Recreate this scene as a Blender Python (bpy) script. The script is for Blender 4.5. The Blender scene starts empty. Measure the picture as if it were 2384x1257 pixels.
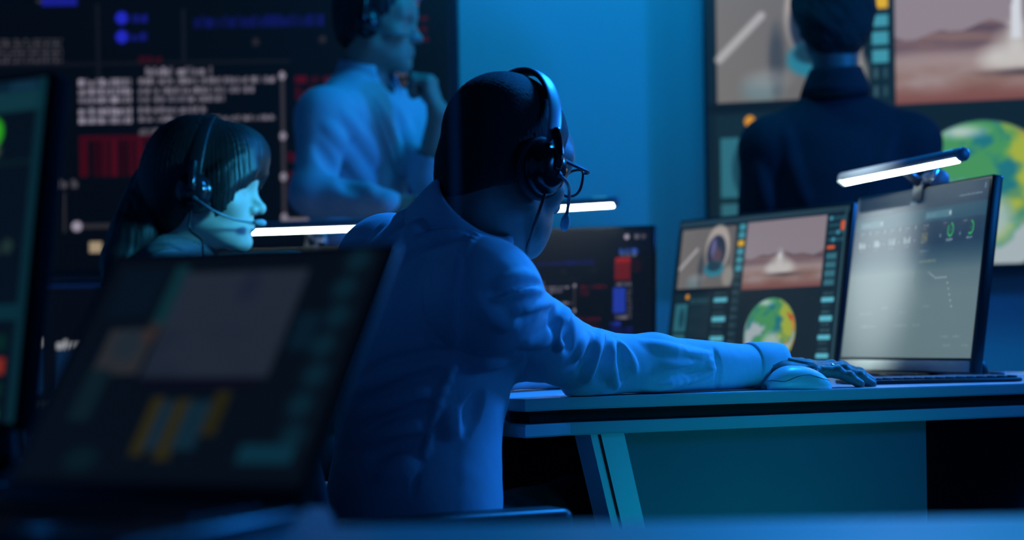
import bpy, bmesh, math, random
import numpy as np
from mathutils import Vector, Matrix

# ------------------------------------------------------------------ camera, world, lights, exposure
scn = bpy.context.scene
FPX, YH, ROLL, CZ = 4000.0, 800.0, 0.015, 0.818
cam = bpy.data.cameras.new('camera')
cam.sensor_width = 36.0
cam.lens = FPX / 2384.0 * 36.0
cam.shift_y = (YH - 628.5) / 2384.0
cam.clip_start = 0.05
cam.dof.use_dof = True
cam.dof.focus_distance = 2.58
cam.dof.aperture_fstop = 2.8
camo = bpy.data.objects.new('camera', cam)
scn.collection.objects.link(camo)
_r = Vector((math.cos(ROLL), 0, -math.sin(ROLL)))
_u = Vector((math.sin(ROLL), 0, math.cos(ROLL)))
_b = Vector((0, -1, 0))
camo.matrix_world = Matrix(((_r.x, _u.x, _b.x, 0), (_r.y, _u.y, _b.y, 0), (_r.z, _u.z, _b.z, CZ), (0, 0, 0, 1)))
scn.camera = camo
vs = scn.view_settings
scn.display_settings.display_device = 'sRGB'
vs.view_transform = 'Standard'
vs.look = 'None'
vs.exposure = 0.0
vs.gamma = 1.0
vs.use_curve_mapping = False
scn.cycles.max_bounces = 5
scn.cycles.diffuse_bounces = 2
scn.cycles.glossy_bounces = 3
scn.cycles.transparent_max_bounces = 8
scn.cycles.use_denoising = True
scn.cycles.sample_clamp_indirect = 3.0

world = bpy.data.worlds.new('world')
world.use_nodes = True
world.node_tree.nodes['Background'].inputs[0].default_value = (0.03, 0.20, 0.62, 1)
world.node_tree.nodes['Background'].inputs[1].default_value = 0.008
scn.world = world


def area(name, loc, aim, size, energy, color, sy=None, spread=180):
    l = bpy.data.lights.new(name, 'AREA')
    l.energy = energy
    l.color = color
    l.size = size
    l.spread = math.radians(spread)
    if sy:
        l.shape = 'RECTANGLE'
        l.size_y = sy
    o = bpy.data.objects.new(name, l)
    scn.collection.objects.link(o)
    o.location = loc
    o.rotation_euler = (Vector(aim) - Vector(loc)).to_track_quat('-Z', 'Y').to_euler()
    return o


area('key_light', (2.15, 3.45, 1.75), (0.1, 2.5, 0.85), 0.28, 46.0, (0.012, 0.22, 1.0))
area('side_light', (2.5, 1.9, 1.5), (0.1, 2.5, 0.85), 0.40, 8.0, (0.012, 0.26, 1.0))
area('top_light', (0.75, 3.45, 2.25), (0.0, 2.45, 0.95), 0.25, 11.0, (0.010, 0.25, 1.0), spread=90)
area('wall_wash_light', (0.35, 4.3, 2.55), (0.3, 5.3, 1.25), 0.9, 10.0, (0.004, 0.40, 1.0), 0.3)
area('cyan_side_light', (1.7, 3.7, 2.5), (-0.4, 4.3, 1.3), 0.5, 7.0, (0.01, 0.45, 1.0))
area('cyan_front_light', (0.42, 2.78, 1.38), (-0.47, 3.28, 1.06), 0.16, 1.15, (0.05, 0.58, 1.0), spread=44)
area('foreground_light', (0.92, 1.32, 0.50), (0.42, 2.55, 0.45), 0.25, 0.36, (0.004, 0.62, 0.85), spread=42)
area('console_light', (0.45, 0.55, 1.6), (0.40, 0.95, 0.7), 0.3, 0.7, (0.002, 0.55, 0.72), spread=50)

sl = bpy.data.lights.new('added_glare_spot', 'SPOT')  # unseen spot added to throw a glare patch on the right monitor
sl.energy = 800.0
sl.color = (0.86, 1.0, 0.94)
sl.spot_size = math.radians(11)
sl.spot_blend = 1.0
sl.shadow_soft_size = 0.05
slo = bpy.data.objects.new('added_glare_spot', sl)
scn.collection.objects.link(slo)
slo.location = (-0.35, 3.05, 2.45)
slo.rotation_euler = (Vector((0.735, 3.44, 0.975)) - slo.location).to_track_quat('-Z', 'Y').to_euler()

random.seed(7)
RNG = np.random.default_rng(7)


# ------------------------------------------------------------------ helpers
def P(px, py, D):
    xc = (px - 1192.0) * D / FPX
    yc = (YH - py) * D / FPX
    return np.array([xc * math.cos(ROLL) + yc * math.sin(ROLL), D, CZ - xc * math.sin(ROLL) + yc * math.cos(ROLL)])


def PX(p):
    z = p[2] - CZ
    xc = p[0] * math.cos(ROLL) - z * math.sin(ROLL)
    yc = p[0] * math.sin(ROLL) + z * math.cos(ROLL)
    return 1192 + FPX * xc / p[1], YH - FPX * yc / p[1]


def unit(v):
    v = np.asarray(v, float)
    return v / max(1e-9, np.linalg.norm(v))


def srgb(*c):
    c = np.asarray(c, float) / 255.0
    return np.where(c <= 0.04045, c / 12.92, ((c + 0.055) / 1.055) ** 2.4)


def mat(name, color, rough=0.5, metal=0.0, spec=0.5, noise=None, bump=None, emit=None, estr=1.0, alpha=1.0, sheen=0.0, coat=0.0):
    m = bpy.data.materials.new(name)
    m.use_nodes = True
    nt = m.node_tree
    b = nt.nodes['Principled BSDF']
    b.inputs['Base Color'].default_value = (*color[:3], 1)
    b.inputs['Roughness'].default_value = rough
    b.inputs['Metallic'].default_value = metal
    b.inputs['Specular IOR Level'].default_value = spec
    b.inputs['Alpha'].default_value = alpha
    b.inputs['Coat Weight'].default_value = coat
    if sheen:
        b.inputs['Sheen Weight'].default_value = sheen
    if emit is not None:
        b.inputs['Emission Color'].default_value = (*emit[:3], 1)
        b.inputs['Emission Strength'].default_value = estr
    tc = None
    if noise or bump:
        tc = nt.nodes.new('ShaderNodeTexCoord')
    if noise:
        sc, amt = noise
        n = nt.nodes.new('ShaderNodeTexNoise')
        n.inputs['Scale'].default_value = sc
        n.inputs['Detail'].default_value = 4
        nt.links.new(tc.outputs['Object'], n.inputs['Vector'])
        r = nt.nodes.new('ShaderNodeMix')
        r.data_type = 'RGBA'
        r.inputs[6].default_value = (*[c * (1 - amt) for c in color[:3]], 1)
        r.inputs[7].default_value = (*[min(1, c * (1 + amt)) for c in color[:3]], 1)
        nt.links.new(n.outputs['Fac'], r.inputs[0])
        nt.links.new(r.outputs[2], b.inputs['Base Color'])
    if bump:
        sc, st, dist = bump
        n = nt.nodes.new('ShaderNodeTexNoise')
        n.inputs['Scale'].default_value = sc
        n.inputs['Detail'].default_value = 3
        nt.links.new(tc.outputs['Object'], n.inputs['Vector'])
        bp = nt.nodes.new('ShaderNodeBump')
        bp.inputs['Strength'].default_value = st
        bp.inputs['Distance'].default_value = dist
        nt.links.new(n.outputs['Fac'], bp.inputs['Height'])
        nt.links.new(bp.outputs['Normal'], b.inputs['Normal'])
    return m


def screen_mat(name, strength, rough=0.4, base=0.01):
    m = bpy.data.materials.new(name)
    m.use_nodes = True
    nt = m.node_tree
    b = nt.nodes['Principled BSDF']
    a = nt.nodes.new('ShaderNodeAttribute')
    a.attribute_name = 'content'
    nt.links.new(a.outputs['Color'], b.inputs['Emission Color'])
    b.inputs['Emission Strength'].default_value = strength
    b.inputs['Base Color'].default_value = (base, base, base * 1.1, 1)
    b.inputs['Roughness'].default_value = rough
    return m


M = dict(
    wall=mat('blue_painted_wall', (0.62, 0.64, 0.66), 0.75, noise=(1.3, 0.06), bump=(90, 0.05, 0.002)),
    floor=mat('dark_carpet', (0.035, 0.04, 0.05), 0.95, noise=(40, 0.3)),
    ceil=mat('dark_ceiling', (0.05, 0.05, 0.055), 0.9, noise=(6, 0.1)),
    black=mat('black_plastic', (0.012, 0.013, 0.016), 0.38, noise=(30, 0.1)),
    blackg=mat('glossy_black_plastic', (0.010, 0.011, 0.014), 0.16, noise=(30, 0.1)),
    gun=mat('gunmetal_plastic', (0.10, 0.11, 0.13), 0.32, metal=0.4, noise=(30, 0.08)),
    matte=mat('matte_black_plastic', (0.006, 0.006, 0.008), 0.9, spec=0.05, noise=(30, 0.1)),
    bezel=mat('bezel_plastic', (0.015, 0.016, 0.02), 0.3, noise=(30, 0.1)),
    band=mat('satin_grey_headband', (0.30, 0.33, 0.37), 0.38, metal=0.3, noise=(30, 0.06)),
    silver=mat('satin_aluminium', (0.45, 0.47, 0.5), 0.28, metal=0.9, noise=(40, 0.06)),
    chin=mat('brushed_chin_strip', (0.42, 0.47, 0.47), 0.5, metal=0.0, noise=(20, 0.1)),
    desk=mat('white_laminate', (0.55, 0.57, 0.60), 0.38, noise=(12, 0.05)),
    deskdark=mat('dark_recess_and_shade', (0.008, 0.009, 0.012), 0.9, noise=(12, 0.1)),  # near-black recess colour, reused for the added shade sheet
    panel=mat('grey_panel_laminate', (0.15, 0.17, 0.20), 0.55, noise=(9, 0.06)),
    leg=mat('pale_painted_metal', (0.90, 0.92, 0.92), 0.35, noise=(12, 0.05)),
    fgdesk=mat('grey_console_top', (0.22, 0.24, 0.27), 0.5, noise=(12, 0.1)),
    mouse=mat('white_mouse_plastic', (0.80, 0.82, 0.84), 0.35, noise=(40, 0.03)),
    keycap=mat('grey_keycaps', (0.12, 0.13, 0.15), 0.5, noise=(40, 0.1)),
    skin_d=mat('deep_brown_skin', (0.20, 0.15, 0.13), 0.45, noise=(60, 0.18), bump=(420, 0.25, 0.0012)),
    skin_l=mat('fair_skin', (0.56, 0.40, 0.33), 0.5, noise=(40, 0.08), bump=(300, 0.12, 0.001)),
    skin_m=mat('tan_skin', (0.42, 0.28, 0.22), 0.5, noise=(40, 0.08)),
    hair_d=mat('short_black_hair', (0.012, 0.010, 0.010), 0.75, noise=(300, 0.6), bump=(900, 0.7, 0.002)),
    hair_w=mat('dark_brown_hair', (0.012, 0.010, 0.011), 0.5, noise=(60, 0.5)),
    shirt=mat('light_blue_cotton', (0.60, 0.66, 0.78), 0.8, noise=(160, 0.05), bump=(700, 0.12, 0.001), sheen=0.1),
    stitch=mat('shirt_stitching', (0.35, 0.40, 0.52), 0.9, noise=(100, 0.05)),
    shirt2=mat('pale_blue_oxford', (0.50, 0.58, 0.68), 0.85, noise=(60, 0.06), bump=(200, 0.1, 0.001)),
    knit=mat('navy_knit', (0.065, 0.075, 0.11), 0.95, noise=(200, 0.4), bump=(420, 0.8, 0.003), sheen=0.3),
    jacket=mat('black_navy_jacket', (0.010, 0.012, 0.020), 0.9, noise=(30, 0.2), bump=(200, 0.2, 0.001)),
    trousers=mat('charcoal_trousers', (0.012, 0.013, 0.018), 0.9, noise=(80, 0.2)),
    shoe=mat('black_leather', (0.012, 0.011, 0.011), 0.4, noise=(50, 0.1)),
    button=mat('pearl_button', (0.6, 0.65, 0.72), 0.3, noise=(50, 0.05)),
    ring=mat('polished_silver', (0.8, 0.8, 0.82), 0.15, metal=1.0, noise=(50, 0.03)),
    nail=mat('fingernail', (0.30, 0.21, 0.17), 0.3, noise=(90, 0.05)),
    cushion=mat('dark_foam_cushion', (0.018, 0.018, 0.022), 0.7, bump=(300, 0.4, 0.002)),
    chair=mat('dark_mesh_fabric', (0.02, 0.022, 0.028), 0.85, noise=(120, 0.3), bump=(400, 0.4, 0.002)),
    chairarm=mat('grey_chair_plastic', (0.018, 0.021, 0.021), 0.4, noise=(30, 0.1)),
    palefab=mat('pale_mauve_upholstery', (0.42, 0.37, 0.38), 0.9, noise=(80, 0.1)),
    lamp=mat('light_bar_diffuser', (0.9, 0.9, 0.9), 0.4, noise=(50, 0.02), emit=(0.82, 1.0, 0.90), estr=15.0),
    lampend=mat('light_bar_end_diffuser', (0.8, 0.9, 0.85), 0.4, noise=(50, 0.02), emit=(0.6, 0.9, 0.72), estr=0.6),
    lampin=mat('lamp_indicator', (0.1, 0.3, 0.35), 0.4, noise=(50, 0.02), emit=(0.04, 0.42, 0.62), estr=0.8),
    barblue=mat('blue_grey_housing', (0.16, 0.19, 0.24), 0.35, metal=0.2, noise=(30, 0.06)),
    cable=mat('black_cable_rubber', (0.008, 0.008, 0.010), 0.45, noise=(50, 0.1)),
    lens=mat('clear_lens', (0.8, 0.9, 0.95), 0.05, alpha=0.06, noise=(5, 0.01)),
    mic=mat('grey_mic_foam', (0.36, 0.34, 0.38), 0.8, noise=(200, 0.3)),
    glass=mat('translucent_glass_edge', (0.25, 0.5, 0.7), 0.3, alpha=0.13, noise=(5, 0.05)),
    tvframe=mat('dark_display_frame', (0.02, 0.03, 0.035), 0.4, noise=(20, 0.1)),
    lip=mat('dusky_lip', (0.34, 0.19, 0.17), 0.45, noise=(60, 0.08)),
)


def mesh_obj(name, V, F, m, parent=None, loc=None, smooth=True):
    """V in world coordinates; origin goes to loc (or parent's origin)"""
    V = np.asarray(V, float)
    me = bpy.data.meshes.new(name)
    org = np.array(parent['_o']) if parent is not None else np.array(loc if loc is not None else (0, 0, 0), float)
    me.from_pydata((V - org).tolist(), [], [tuple(int(i) for i in f) for f in F])
    me.materials.append(m)
    if smooth:
        me.polygons.foreach_set('use_smooth', [True] * len(me.polygons))
    me.validate()
    me.update()
    o = bpy.data.objects.new(name, me)
    scn.collection.objects.link(o)
    o['_o'] = [float(x) for x in org]
    if parent is not None:
        o.parent = parent
    else:
        o.location = org
    return o


def fast_mesh(name, V, Q, m, parent=None, loc=None, smooth=True):
    V = np.asarray(V, np.float32)
    Q = np.asarray(Q, np.int32)
    org = np.array(parent['_o']) if parent is not None else np.array(loc if loc is not None else (0, 0, 0), float)
    me = bpy.data.meshes.new(name)
    me.vertices.add(len(V))
    me.vertices.foreach_set('co', (V - org.astype(np.float32)).ravel())
    me.loops.add(Q.size)
    me.loops.foreach_set('vertex_index', Q.ravel())
    me.polygons.add(len(Q))
    me.polygons.foreach_set('loop_start', np.arange(0, Q.size, 4, dtype=np.int32))
    me.polygons.foreach_set('use_smooth', np.full(len(Q), smooth))
    me.materials.append(m)
    me.update(calc_edges=True)
    me.validate()
    o = bpy.data.objects.new(name, me)
    scn.collection.objects.link(o)
    o['_o'] = [float(x) for x in org]
    if parent is not None:
        o.parent = parent
    else:
        o.location = org
    return o


def thing(name, label, cat, loc, group=None):
    o = bpy.data.objects.new(name, None)
    o.empty_display_size = 0.05
    scn.collection.objects.link(o)
    o.location = loc
    o['_o'] = [float(x) for x in loc]
    o['label'] = label
    o['category'] = cat
    if group:
        o['group'] = group
    return o


def tag(o, label, cat, group=None):
    o['label'] = label
    o['category'] = cat
    if group:
        o['group'] = group
    return o


def struct(o):
    o['kind'] = 'structure'
    return o


def join(*parts):
    V, F, n = [], [], 0
    for v, f in parts:
        v = np.asarray(v, float)
        V.append(v)
        F += [tuple(int(i) + n for i in q) for q in f]
        n += len(v)
    return np.concatenate(V), F


def frame(o, x, z):
    """3x3 matrix with columns x, y, z (z re-orthogonalised), origin o"""
    x = unit(x)
    y = unit(np.cross(z, x))
    z = np.cross(x, y)
    return np.asarray(o, float), np.column_stack([x, y, z])


def tr(fr, vf):
    o, R = fr
    return np.asarray(vf[0], float) @ R.T + o, vf[1]


ID = (np.zeros(3), np.eye(3))


def box(c, s, bev=0.0, seg=2):
    bm = bmesh.new()
    bmesh.ops.create_cube(bm, size=1.0)
    for v in bm.verts:
        v.co = Vector((v.co.x * s[0], v.co.y * s[1], v.co.z * s[2]))
    if bev > 0:
        bmesh.ops.bevel(bm, geom=bm.edges[:], offset=min(bev, 0.49 * min(s)), segments=seg, affect='EDGES', profile=0.6)
    bm.verts.index_update()
    V = np.array([v.co[:] for v in bm.verts]) + np.asarray(c, float)
    F = [[v.index for v in f.verts] for f in bm.faces]
    bm.free()
    return V, F


def tube(pts, r, n=10, caps=True, flat=None, up=None):
    """tube along polyline; r scalar or list; flat=(a,b) scales of the section"""
    pts = np.asarray(pts, float)
    k = len(pts)
    r = np.broadcast_to(np.asarray(r, float), (k,))
    T = np.gradient(pts, axis=0)
    T /= np.linalg.norm(T, axis=1)[:, None] + 1e-12
    ref = np.asarray(up if up is not None else ((0, 0, 1) if abs(T[0][2]) < 0.9 else (1, 0, 0)), float)
    V = []
    a0 = None
    for i in range(k):
        if up is not None or a0 is None:
            a = ref - T[i] * (ref @ T[i])
        else:
            a = a0 - T[i] * (a0 @ T[i])
        a = unit(a)
        a0 = a
        b = np.cross(T[i], a)
        fa, fb = flat if flat else (1, 1)
        for j in range(n):
            t = 2 * math.pi * j / n
            V.append(pts[i] + r[i] * (math.cos(t) * a * fa + math.sin(t) * b * fb))
    F = []
    for i in range(k - 1):
        for j in range(n):
            F.append((i * n + j, i * n + (j + 1) % n, (i + 1) * n + (j + 1) % n, (i + 1) * n + j))
    if caps:
        F.append(tuple(range(n - 1, -1, -1)))
        F.append(tuple(range((k - 1) * n, k * n)))
    return np.array(V), F


def spline(pts, n=8):
    """Catmull-Rom"""
    p = np.asarray(pts, float)
    p = np.vstack([2 * p[0] - p[1], p, 2 * p[-1] - p[-2]])
    out = []
    for i in range(1, len(p) - 2):
        for t in np.linspace(0, 1, n, endpoint=False):
            a, b, c, d = p[i - 1], p[i], p[i + 1], p[i + 2]
            out.append(0.5 * ((2 * b) + (-a + c) * t + (2 * a - 5 * b + 4 * c - d) * t * t + (-a + 3 * b - 3 * c + d) * t ** 3))
    out.append(p[-2])
    return np.array(out)


def lathe(prof, n=24):
    """profile of (r, z) around local z"""
    V, F = [], []
    for r, z in prof:
        for j in range(n):
            t = 2 * math.pi * j / n
            V.append((r * math.cos(t), r * math.sin(t), z))
    for i in range(len(prof) - 1):
        for j in range(n):
            F.append((i * n + j, i * n + (j + 1) % n, (i + 1) * n + (j + 1) % n, (i + 1) * n + j))
    F.append(tuple(range(n - 1, -1, -1)))
    F.append(tuple(range((len(prof) - 1) * n, len(prof) * n)))
    return np.array(V), F


def prism(poly, z0, z1, bev=0.0):
    bm = bmesh.new()
    vs_ = [bm.verts.new((x, y, z0)) for x, y in poly]
    f = bm.faces.new(vs_)
    r = bmesh.ops.extrude_face_region(bm, geom=[f])
    for g in r['geom']:
        if isinstance(g, bmesh.types.BMVert):
            g.co.z = z1
    bmesh.ops.recalc_face_normals(bm, faces=bm.faces[:])
    if bev:
        es = [e for e in bm.edges if abs(e.verts[0].co.z - e.verts[1].co.z) < 1e-6]
        bmesh.ops.bevel(bm, geom=es, offset=bev, segments=2, affect='EDGES')
    bm.verts.index_update()
    V = np.array([v.co[:] for v in bm.verts])
    F = [[v.index for v in f.verts] for f in bm.faces]
    bm.free()
    return V, F


# ------------------------------------------------------------------ implicit surfaces
class Vol:
    def __init__(self, lo, hi, h):
        self.lo = np.asarray(lo, float)
        self.h = h
        self.n = np.ceil((np.asarray(hi, float) - self.lo) / h).astype(int) + 1
        self.A = np.full(self.n, 0.06, np.float32)

    def _box(self, lo, hi, pad):
        i0 = np.maximum(0, np.floor((lo - pad - self.lo) / self.h).astype(int))
        i1 = np.minimum(self.n, np.ceil((hi + pad - self.lo) / self.h).astype(int) + 1)
        return i0, i1

    def grid(self, i0, i1):
        ax = [(self.lo[a] + self.h * np.arange(i0[a], i1[a])).astype(np.float32) for a in range(3)]
        return np.stack(np.meshgrid(*ax, indexing='ij'), -1)

    def op(self, prim, k=0.0, kind='u'):
        fn, lo, hi = prim
        i0, i1 = self._box(lo, hi, k + 3 * self.h)
        if np.any(i1 <= i0):
            return self
        sl = tuple(slice(a, b) for a, b in zip(i0, i1))
        d = fn(self.grid(i0, i1)).astype(np.float32)
        A = self.A[sl]
        if kind == 'u':
            a, b = A, d
            if k > 0:
                h = np.clip(0.5 + 0.5 * (b - a) / k, 0, 1)
                self.A[sl] = b * (1 - h) + a * h - k * h * (1 - h)
            else:
                self.A[sl] = np.minimum(a, b)
        else:
            a, b = -A, d
            if k > 0:
                h = np.clip(0.5 + 0.5 * (b - a) / k, 0, 1)
                self.A[sl] = -(b * (1 - h) + a * h - k * h * (1 - h))
            else:
                self.A[sl] = -np.minimum(a, b)
        return self

    def many(self, prims):
        for p, k in prims:
            self.op(p, abs(k), 'u' if k >= 0 else 's')
        return self

    def sample(self, p):
        g = (np.asarray(p, float) - self.lo) / self.h
        g = np.clip(g, 0, self.n - 1.001)
        i = g.astype(int)
        f = g - i
        v = 0
        for dx in (0, 1):
            for dy in (0, 1):
                for dz in (0, 1):
                    w = (f[0] if dx else 1 - f[0]) * (f[1] if dy else 1 - f[1]) * (f[2] if dz else 1 - f[2])
                    v += w * self.A[i[0] + dx, i[1] + dy, i[2] + dz]
        return v

    def normal(self, p):
        e = self.h
        p = np.asarray(p, float)
        return unit([self.sample(p + e * np.eye(3)[a]) - self.sample(p - e * np.eye(3)[a]) for a in range(3)])

    def hit(self, px, py, d0, d1):
        prev = None
        for D in np.arange(d0, d1, self.h * 0.5):
            p = P(px, py, D)
            if np.all(p > self.lo) and np.all(p < self.lo + self.h * (self.n - 1)):
                v = self.sample(p)
                if v <= 0:
                    return p
        return None

    def fold(self, px_pts, r, amp, d0, d1, sink=False, k=0.010, n=5):
        """a cloth ridge (or a crease) laid along the surface through a few sightings"""
        pts = []
        for q in spline([(a, b, 0) for a, b in px_pts], n):
            h = self.hit(q[0], q[1], d0, d1)
            if h is not None:
                nn = self.normal(h)
                pts.append(h + nn * (r - amp) * (1 if sink else -1))
        m = len(pts)
        self_prims = []
        for i in range(m - 1):
            if np.linalg.norm(pts[i + 1] - pts[i]) > 0.05:
                continue
            t0 = math.sin(math.pi * (i + 0.4) / m) ** 0.5
            t1 = math.sin(math.pi * (i + 1.4) / m) ** 0.5 if i + 1.4 < m else t0
            self_prims.append((cap(pts[i], pts[i + 1], r * max(t0, 0.35), r * max(t1, 0.35)), -k if sink else k))
        self.many(self_prims)

    def mesh(self):
        A, h = self.A, self.h
        ins = A < 0
        nx, ny, nz = A.shape
        cnt = np.zeros((nx - 1, ny - 1, nz - 1), np.uint8)
        for dx in (0, 1):
            for dy in (0, 1):
                for dz in (0, 1):
                    cnt += ins[dx:nx - 1 + dx, dy:ny - 1 + dy, dz:nz - 1 + dz]
        mask = (cnt > 0) & (cnt < 8)
        idx = np.argwhere(mask)
        C = [(dx, dy, dz) for dx in (0, 1) for dy in (0, 1) for dz in (0, 1)]
        val = {c: A[idx[:, 0] + c[0], idx[:, 1] + c[1], idx[:, 2] + c[2]] for c in C}
        acc = np.zeros((len(idx), 3))
        num = np.zeros(len(idx))
        for c in C:
            for a in range(3):
                if c[a] == 0:
                    e = list(c)
                    e[a] = 1
                    e = tuple(e)
                    va, vb = val[c], val[e]
                    s = (va < 0) != (vb < 0)
                    t = np.where(s, va / np.where(s, va - vb, 1), 0)
                    p = np.array(c, float) + np.outer(t, np.array(e) - np.array(c))
                    acc += p * s[:, None]
                    num += s
        V = self.lo + h * (idx + acc / num[:, None])
        vid = np.full(mask.shape, -1, np.int64)
        vid[mask] = np.arange(len(idx))
        Q = []
        for a in range(3):
            b, c = (a + 1) % 3, (a + 2) % 3
            s0 = [slice(None)] * 3
            s1 = [slice(None)] * 3
            s0[a] = slice(0, A.shape[a] - 1)
            s1[a] = slice(1, A.shape[a])
            x0, x1 = ins[tuple(s0)], ins[tuple(s1)]
            e = np.argwhere(x0 != x1)
            e = e[(e[:, b] > 0) & (e[:, c] > 0) & (e[:, b] < A.shape[b] - 1) & (e[:, c] < A.shape[c] - 1)]
            if len(e) == 0:
                continue
            flip = ~x0[e[:, 0], e[:, 1], e[:, 2]]
            q = []
            for ob, oc in ((-1, -1), (0, -1), (0, 0), (-1, 0)):
                f = e.copy()
                f[:, b] += ob
                f[:, c] += oc
                q.append(vid[f[:, 0], f[:, 1], f[:, 2]])
            q = np.stack(q, 1)
            q[flip] = q[flip][:, ::-1]
            Q.append(q[(q >= 0).all(1)])
        return V, np.concatenate(Q)


def cap(a, b, ra, rb=None):
    a = np.asarray(a, float)
    b = np.asarray(b, float)
    rb = ra if rb is None else rb
    ab = b - a
    L = max(ab @ ab, 1e-12)

    def fn(p):
        pa = p - a.astype(np.float32)
        t = np.clip((pa @ ab.astype(np.float32)) / L, 0, 1)
        return np.linalg.norm(pa - t[..., None] * ab.astype(np.float32), axis=-1) - (ra + (rb - ra) * t)
    R = max(ra, rb)
    return fn, np.minimum(a, b) - R, np.maximum(a, b) + R


def sph(c, r):
    return cap(c, np.asarray(c, float) + 1e-5, r)


def ell(c, r, R=None):
    c = np.asarray(c, float)
    r = np.asarray(r, float)
    R = np.eye(3) if R is None else np.asarray(R, float)

    def fn(p):
        q = (p - c.astype(np.float32)) @ R.astype(np.float32)
        k0 = np.linalg.norm(q / r.astype(np.float32), axis=-1)
        k1 = np.linalg.norm(q / (r * r).astype(np.float32), axis=-1)
        return k0 * (k0 - 1) / np.maximum(k1, 1e-6)
    m = np.sqrt(((R * r) ** 2).sum(1))
    return fn, c - m, c + m


class Frame:
    def __init__(self, o, yaw, pitch=0.0, roll=0.0, s=1.0):
        """local x = forward, y = left, z = up. pitch > 0 looks down"""
        cy, sy = math.cos(math.radians(yaw)), math.sin(math.radians(yaw))
        cp, sp = math.cos(math.radians(pitch)), math.sin(math.radians(pitch))
        f = np.array([cy * cp, sy * cp, -sp])
        l = np.array([-sy, cy, 0])
        u = np.cross(f, l)
        cr, sr = math.cos(math.radians(roll)), math.sin(math.radians(roll))
        l, u = l * cr + u * sr, u * cr - l * sr
        self.R = np.column_stack([f, l, u])
        self.o = np.asarray(o, float)
        self.s = s

    def __call__(self, *p):
        return self.o + self.R @ (np.asarray(p, float) * self.s)

    def pts(self, V):
        return (np.asarray(V, float) * self.s) @ self.R.T + self.o

    def cap(self, a, b, ra, rb=None):
        return cap(self(*a), self(*b), ra * self.s, (ra if rb is None else rb) * self.s)

    def sph(self, c, r):
        return sph(self(*c), r * self.s)

    def ell(self, c, r, rot=None):
        R = self.R if rot is None else self.R @ rot
        return ell(self(*c), np.asarray(r, float) * self.s, R)


def rotm(axis, deg):
    return np.array(Matrix.Rotation(math.radians(deg), 3, axis))


def noise3(V, scale, seed=0, octaves=3):
    r = np.random.default_rng(seed)
    out = np.zeros(len(V))
    for o in range(octaves):
        for _ in range(5):
            d = r.normal(size=3)
            d *= scale * (1.9 ** o) / np.linalg.norm(d)
            out += np.sin(V @ d + r.uniform(0, 6.28)) / (1.7 ** o) / 5
    return out


def head_prims(F, female=False, mouth_open=False):
    j = 0.85 if female else 1.0
    p = [
        (F.ell((-0.006, 0, 0.046), (0.097, 0.076, 0.088)), 0),
        (F.ell((0.030, 0, -0.012), (0.060, 0.060, 0.086)), 0.03),
        (F.cap((0.002, 0.046 * j, -0.050), (0.064, 0.014, -0.090), 0.024 * j, 0.018), 0.025),
        (F.cap((0.002, -0.046 * j, -0.050), (0.064, -0.014, -0.090), 0.024 * j, 0.018), 0.025),
        (F.sph((0.076, 0, -0.094), 0.017), 0.018),
        (F.sph((0.056, 0.040, -0.018), 0.023), 0.02),
        (F.sph((0.056, -0.040, -0.018), 0.023), 0.02),
        (F.ell((0.068, 0, -0.056), (0.026, 0.032, 0.030)), 0.02),
        (F.ell((0.072, 0, 0.040), (0.022, 0.055, 0.035)), 0.03),
    ]
    b = 0.006 if female else 0.010
    p += [(F.cap((0.074, 0.036, 0.024), (0.084, 0.008, 0.022), b, b), 0.014),
          (F.cap((0.074, -0.036, 0.024), (0.084, -0.008, 0.022), b, b), 0.014),
          (F.sph((0.098, 0.033, 0.006), 0.017), -0.014),
          (F.sph((0.098, -0.033, 0.006), 0.017), -0.014),
          (F.sph((0.071, 0.032, 0.006), 0.0128), 0.004),
          (F.sph((0.071, -0.032, 0.006), 0.0128), 0.004),
          (F.cap((0.083, 0, 0.016), (0.107, 0, -0.022), 0.0075, 0.0095), 0.012),
          (F.sph((0.108, 0, -0.026), 0.0105), 0.008),
          (F.sph((0.096, 0.012, -0.029), 0.0085), 0.007),
          (F.sph((0.096, -0.012, -0.029), 0.0085), 0.007),
          (F.sph((0.103, 0.006, -0.037), 0.0032), -0.003),
          (F.sph((0.103, -0.006, -0.037), 0.0032), -0.003),
          (F.ell((0.0905, 0, -0.0535), (0.0085, 0.022, 0.0062)), 0.005),
          (F.ell((0.0890, 0, -0.0660), (0.0085, 0.019, 0.0070)), 0.005),
          (F.cap((0.099, 0.018, -0.0595), (0.099, -0.018, -0.0595), 0.0016), -0.003),
          (F.cap((0.096, 0.012, -0.077), (0.096, -0.012, -0.077), 0.004), -0.010)]
    for s in (1, -1):
        rt = rotm('Y', -12) @ rotm('Z', -18 * s)
        p += [(F.ell((-0.010, 0.080 * s, -0.004), (0.027, 0.010, 0.034), rt), 0.006),
              (F.ell((-0.004, 0.090 * s, 0.000), (0.013, 0.007, 0.018), rt), -0.005)]
    return p


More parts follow.
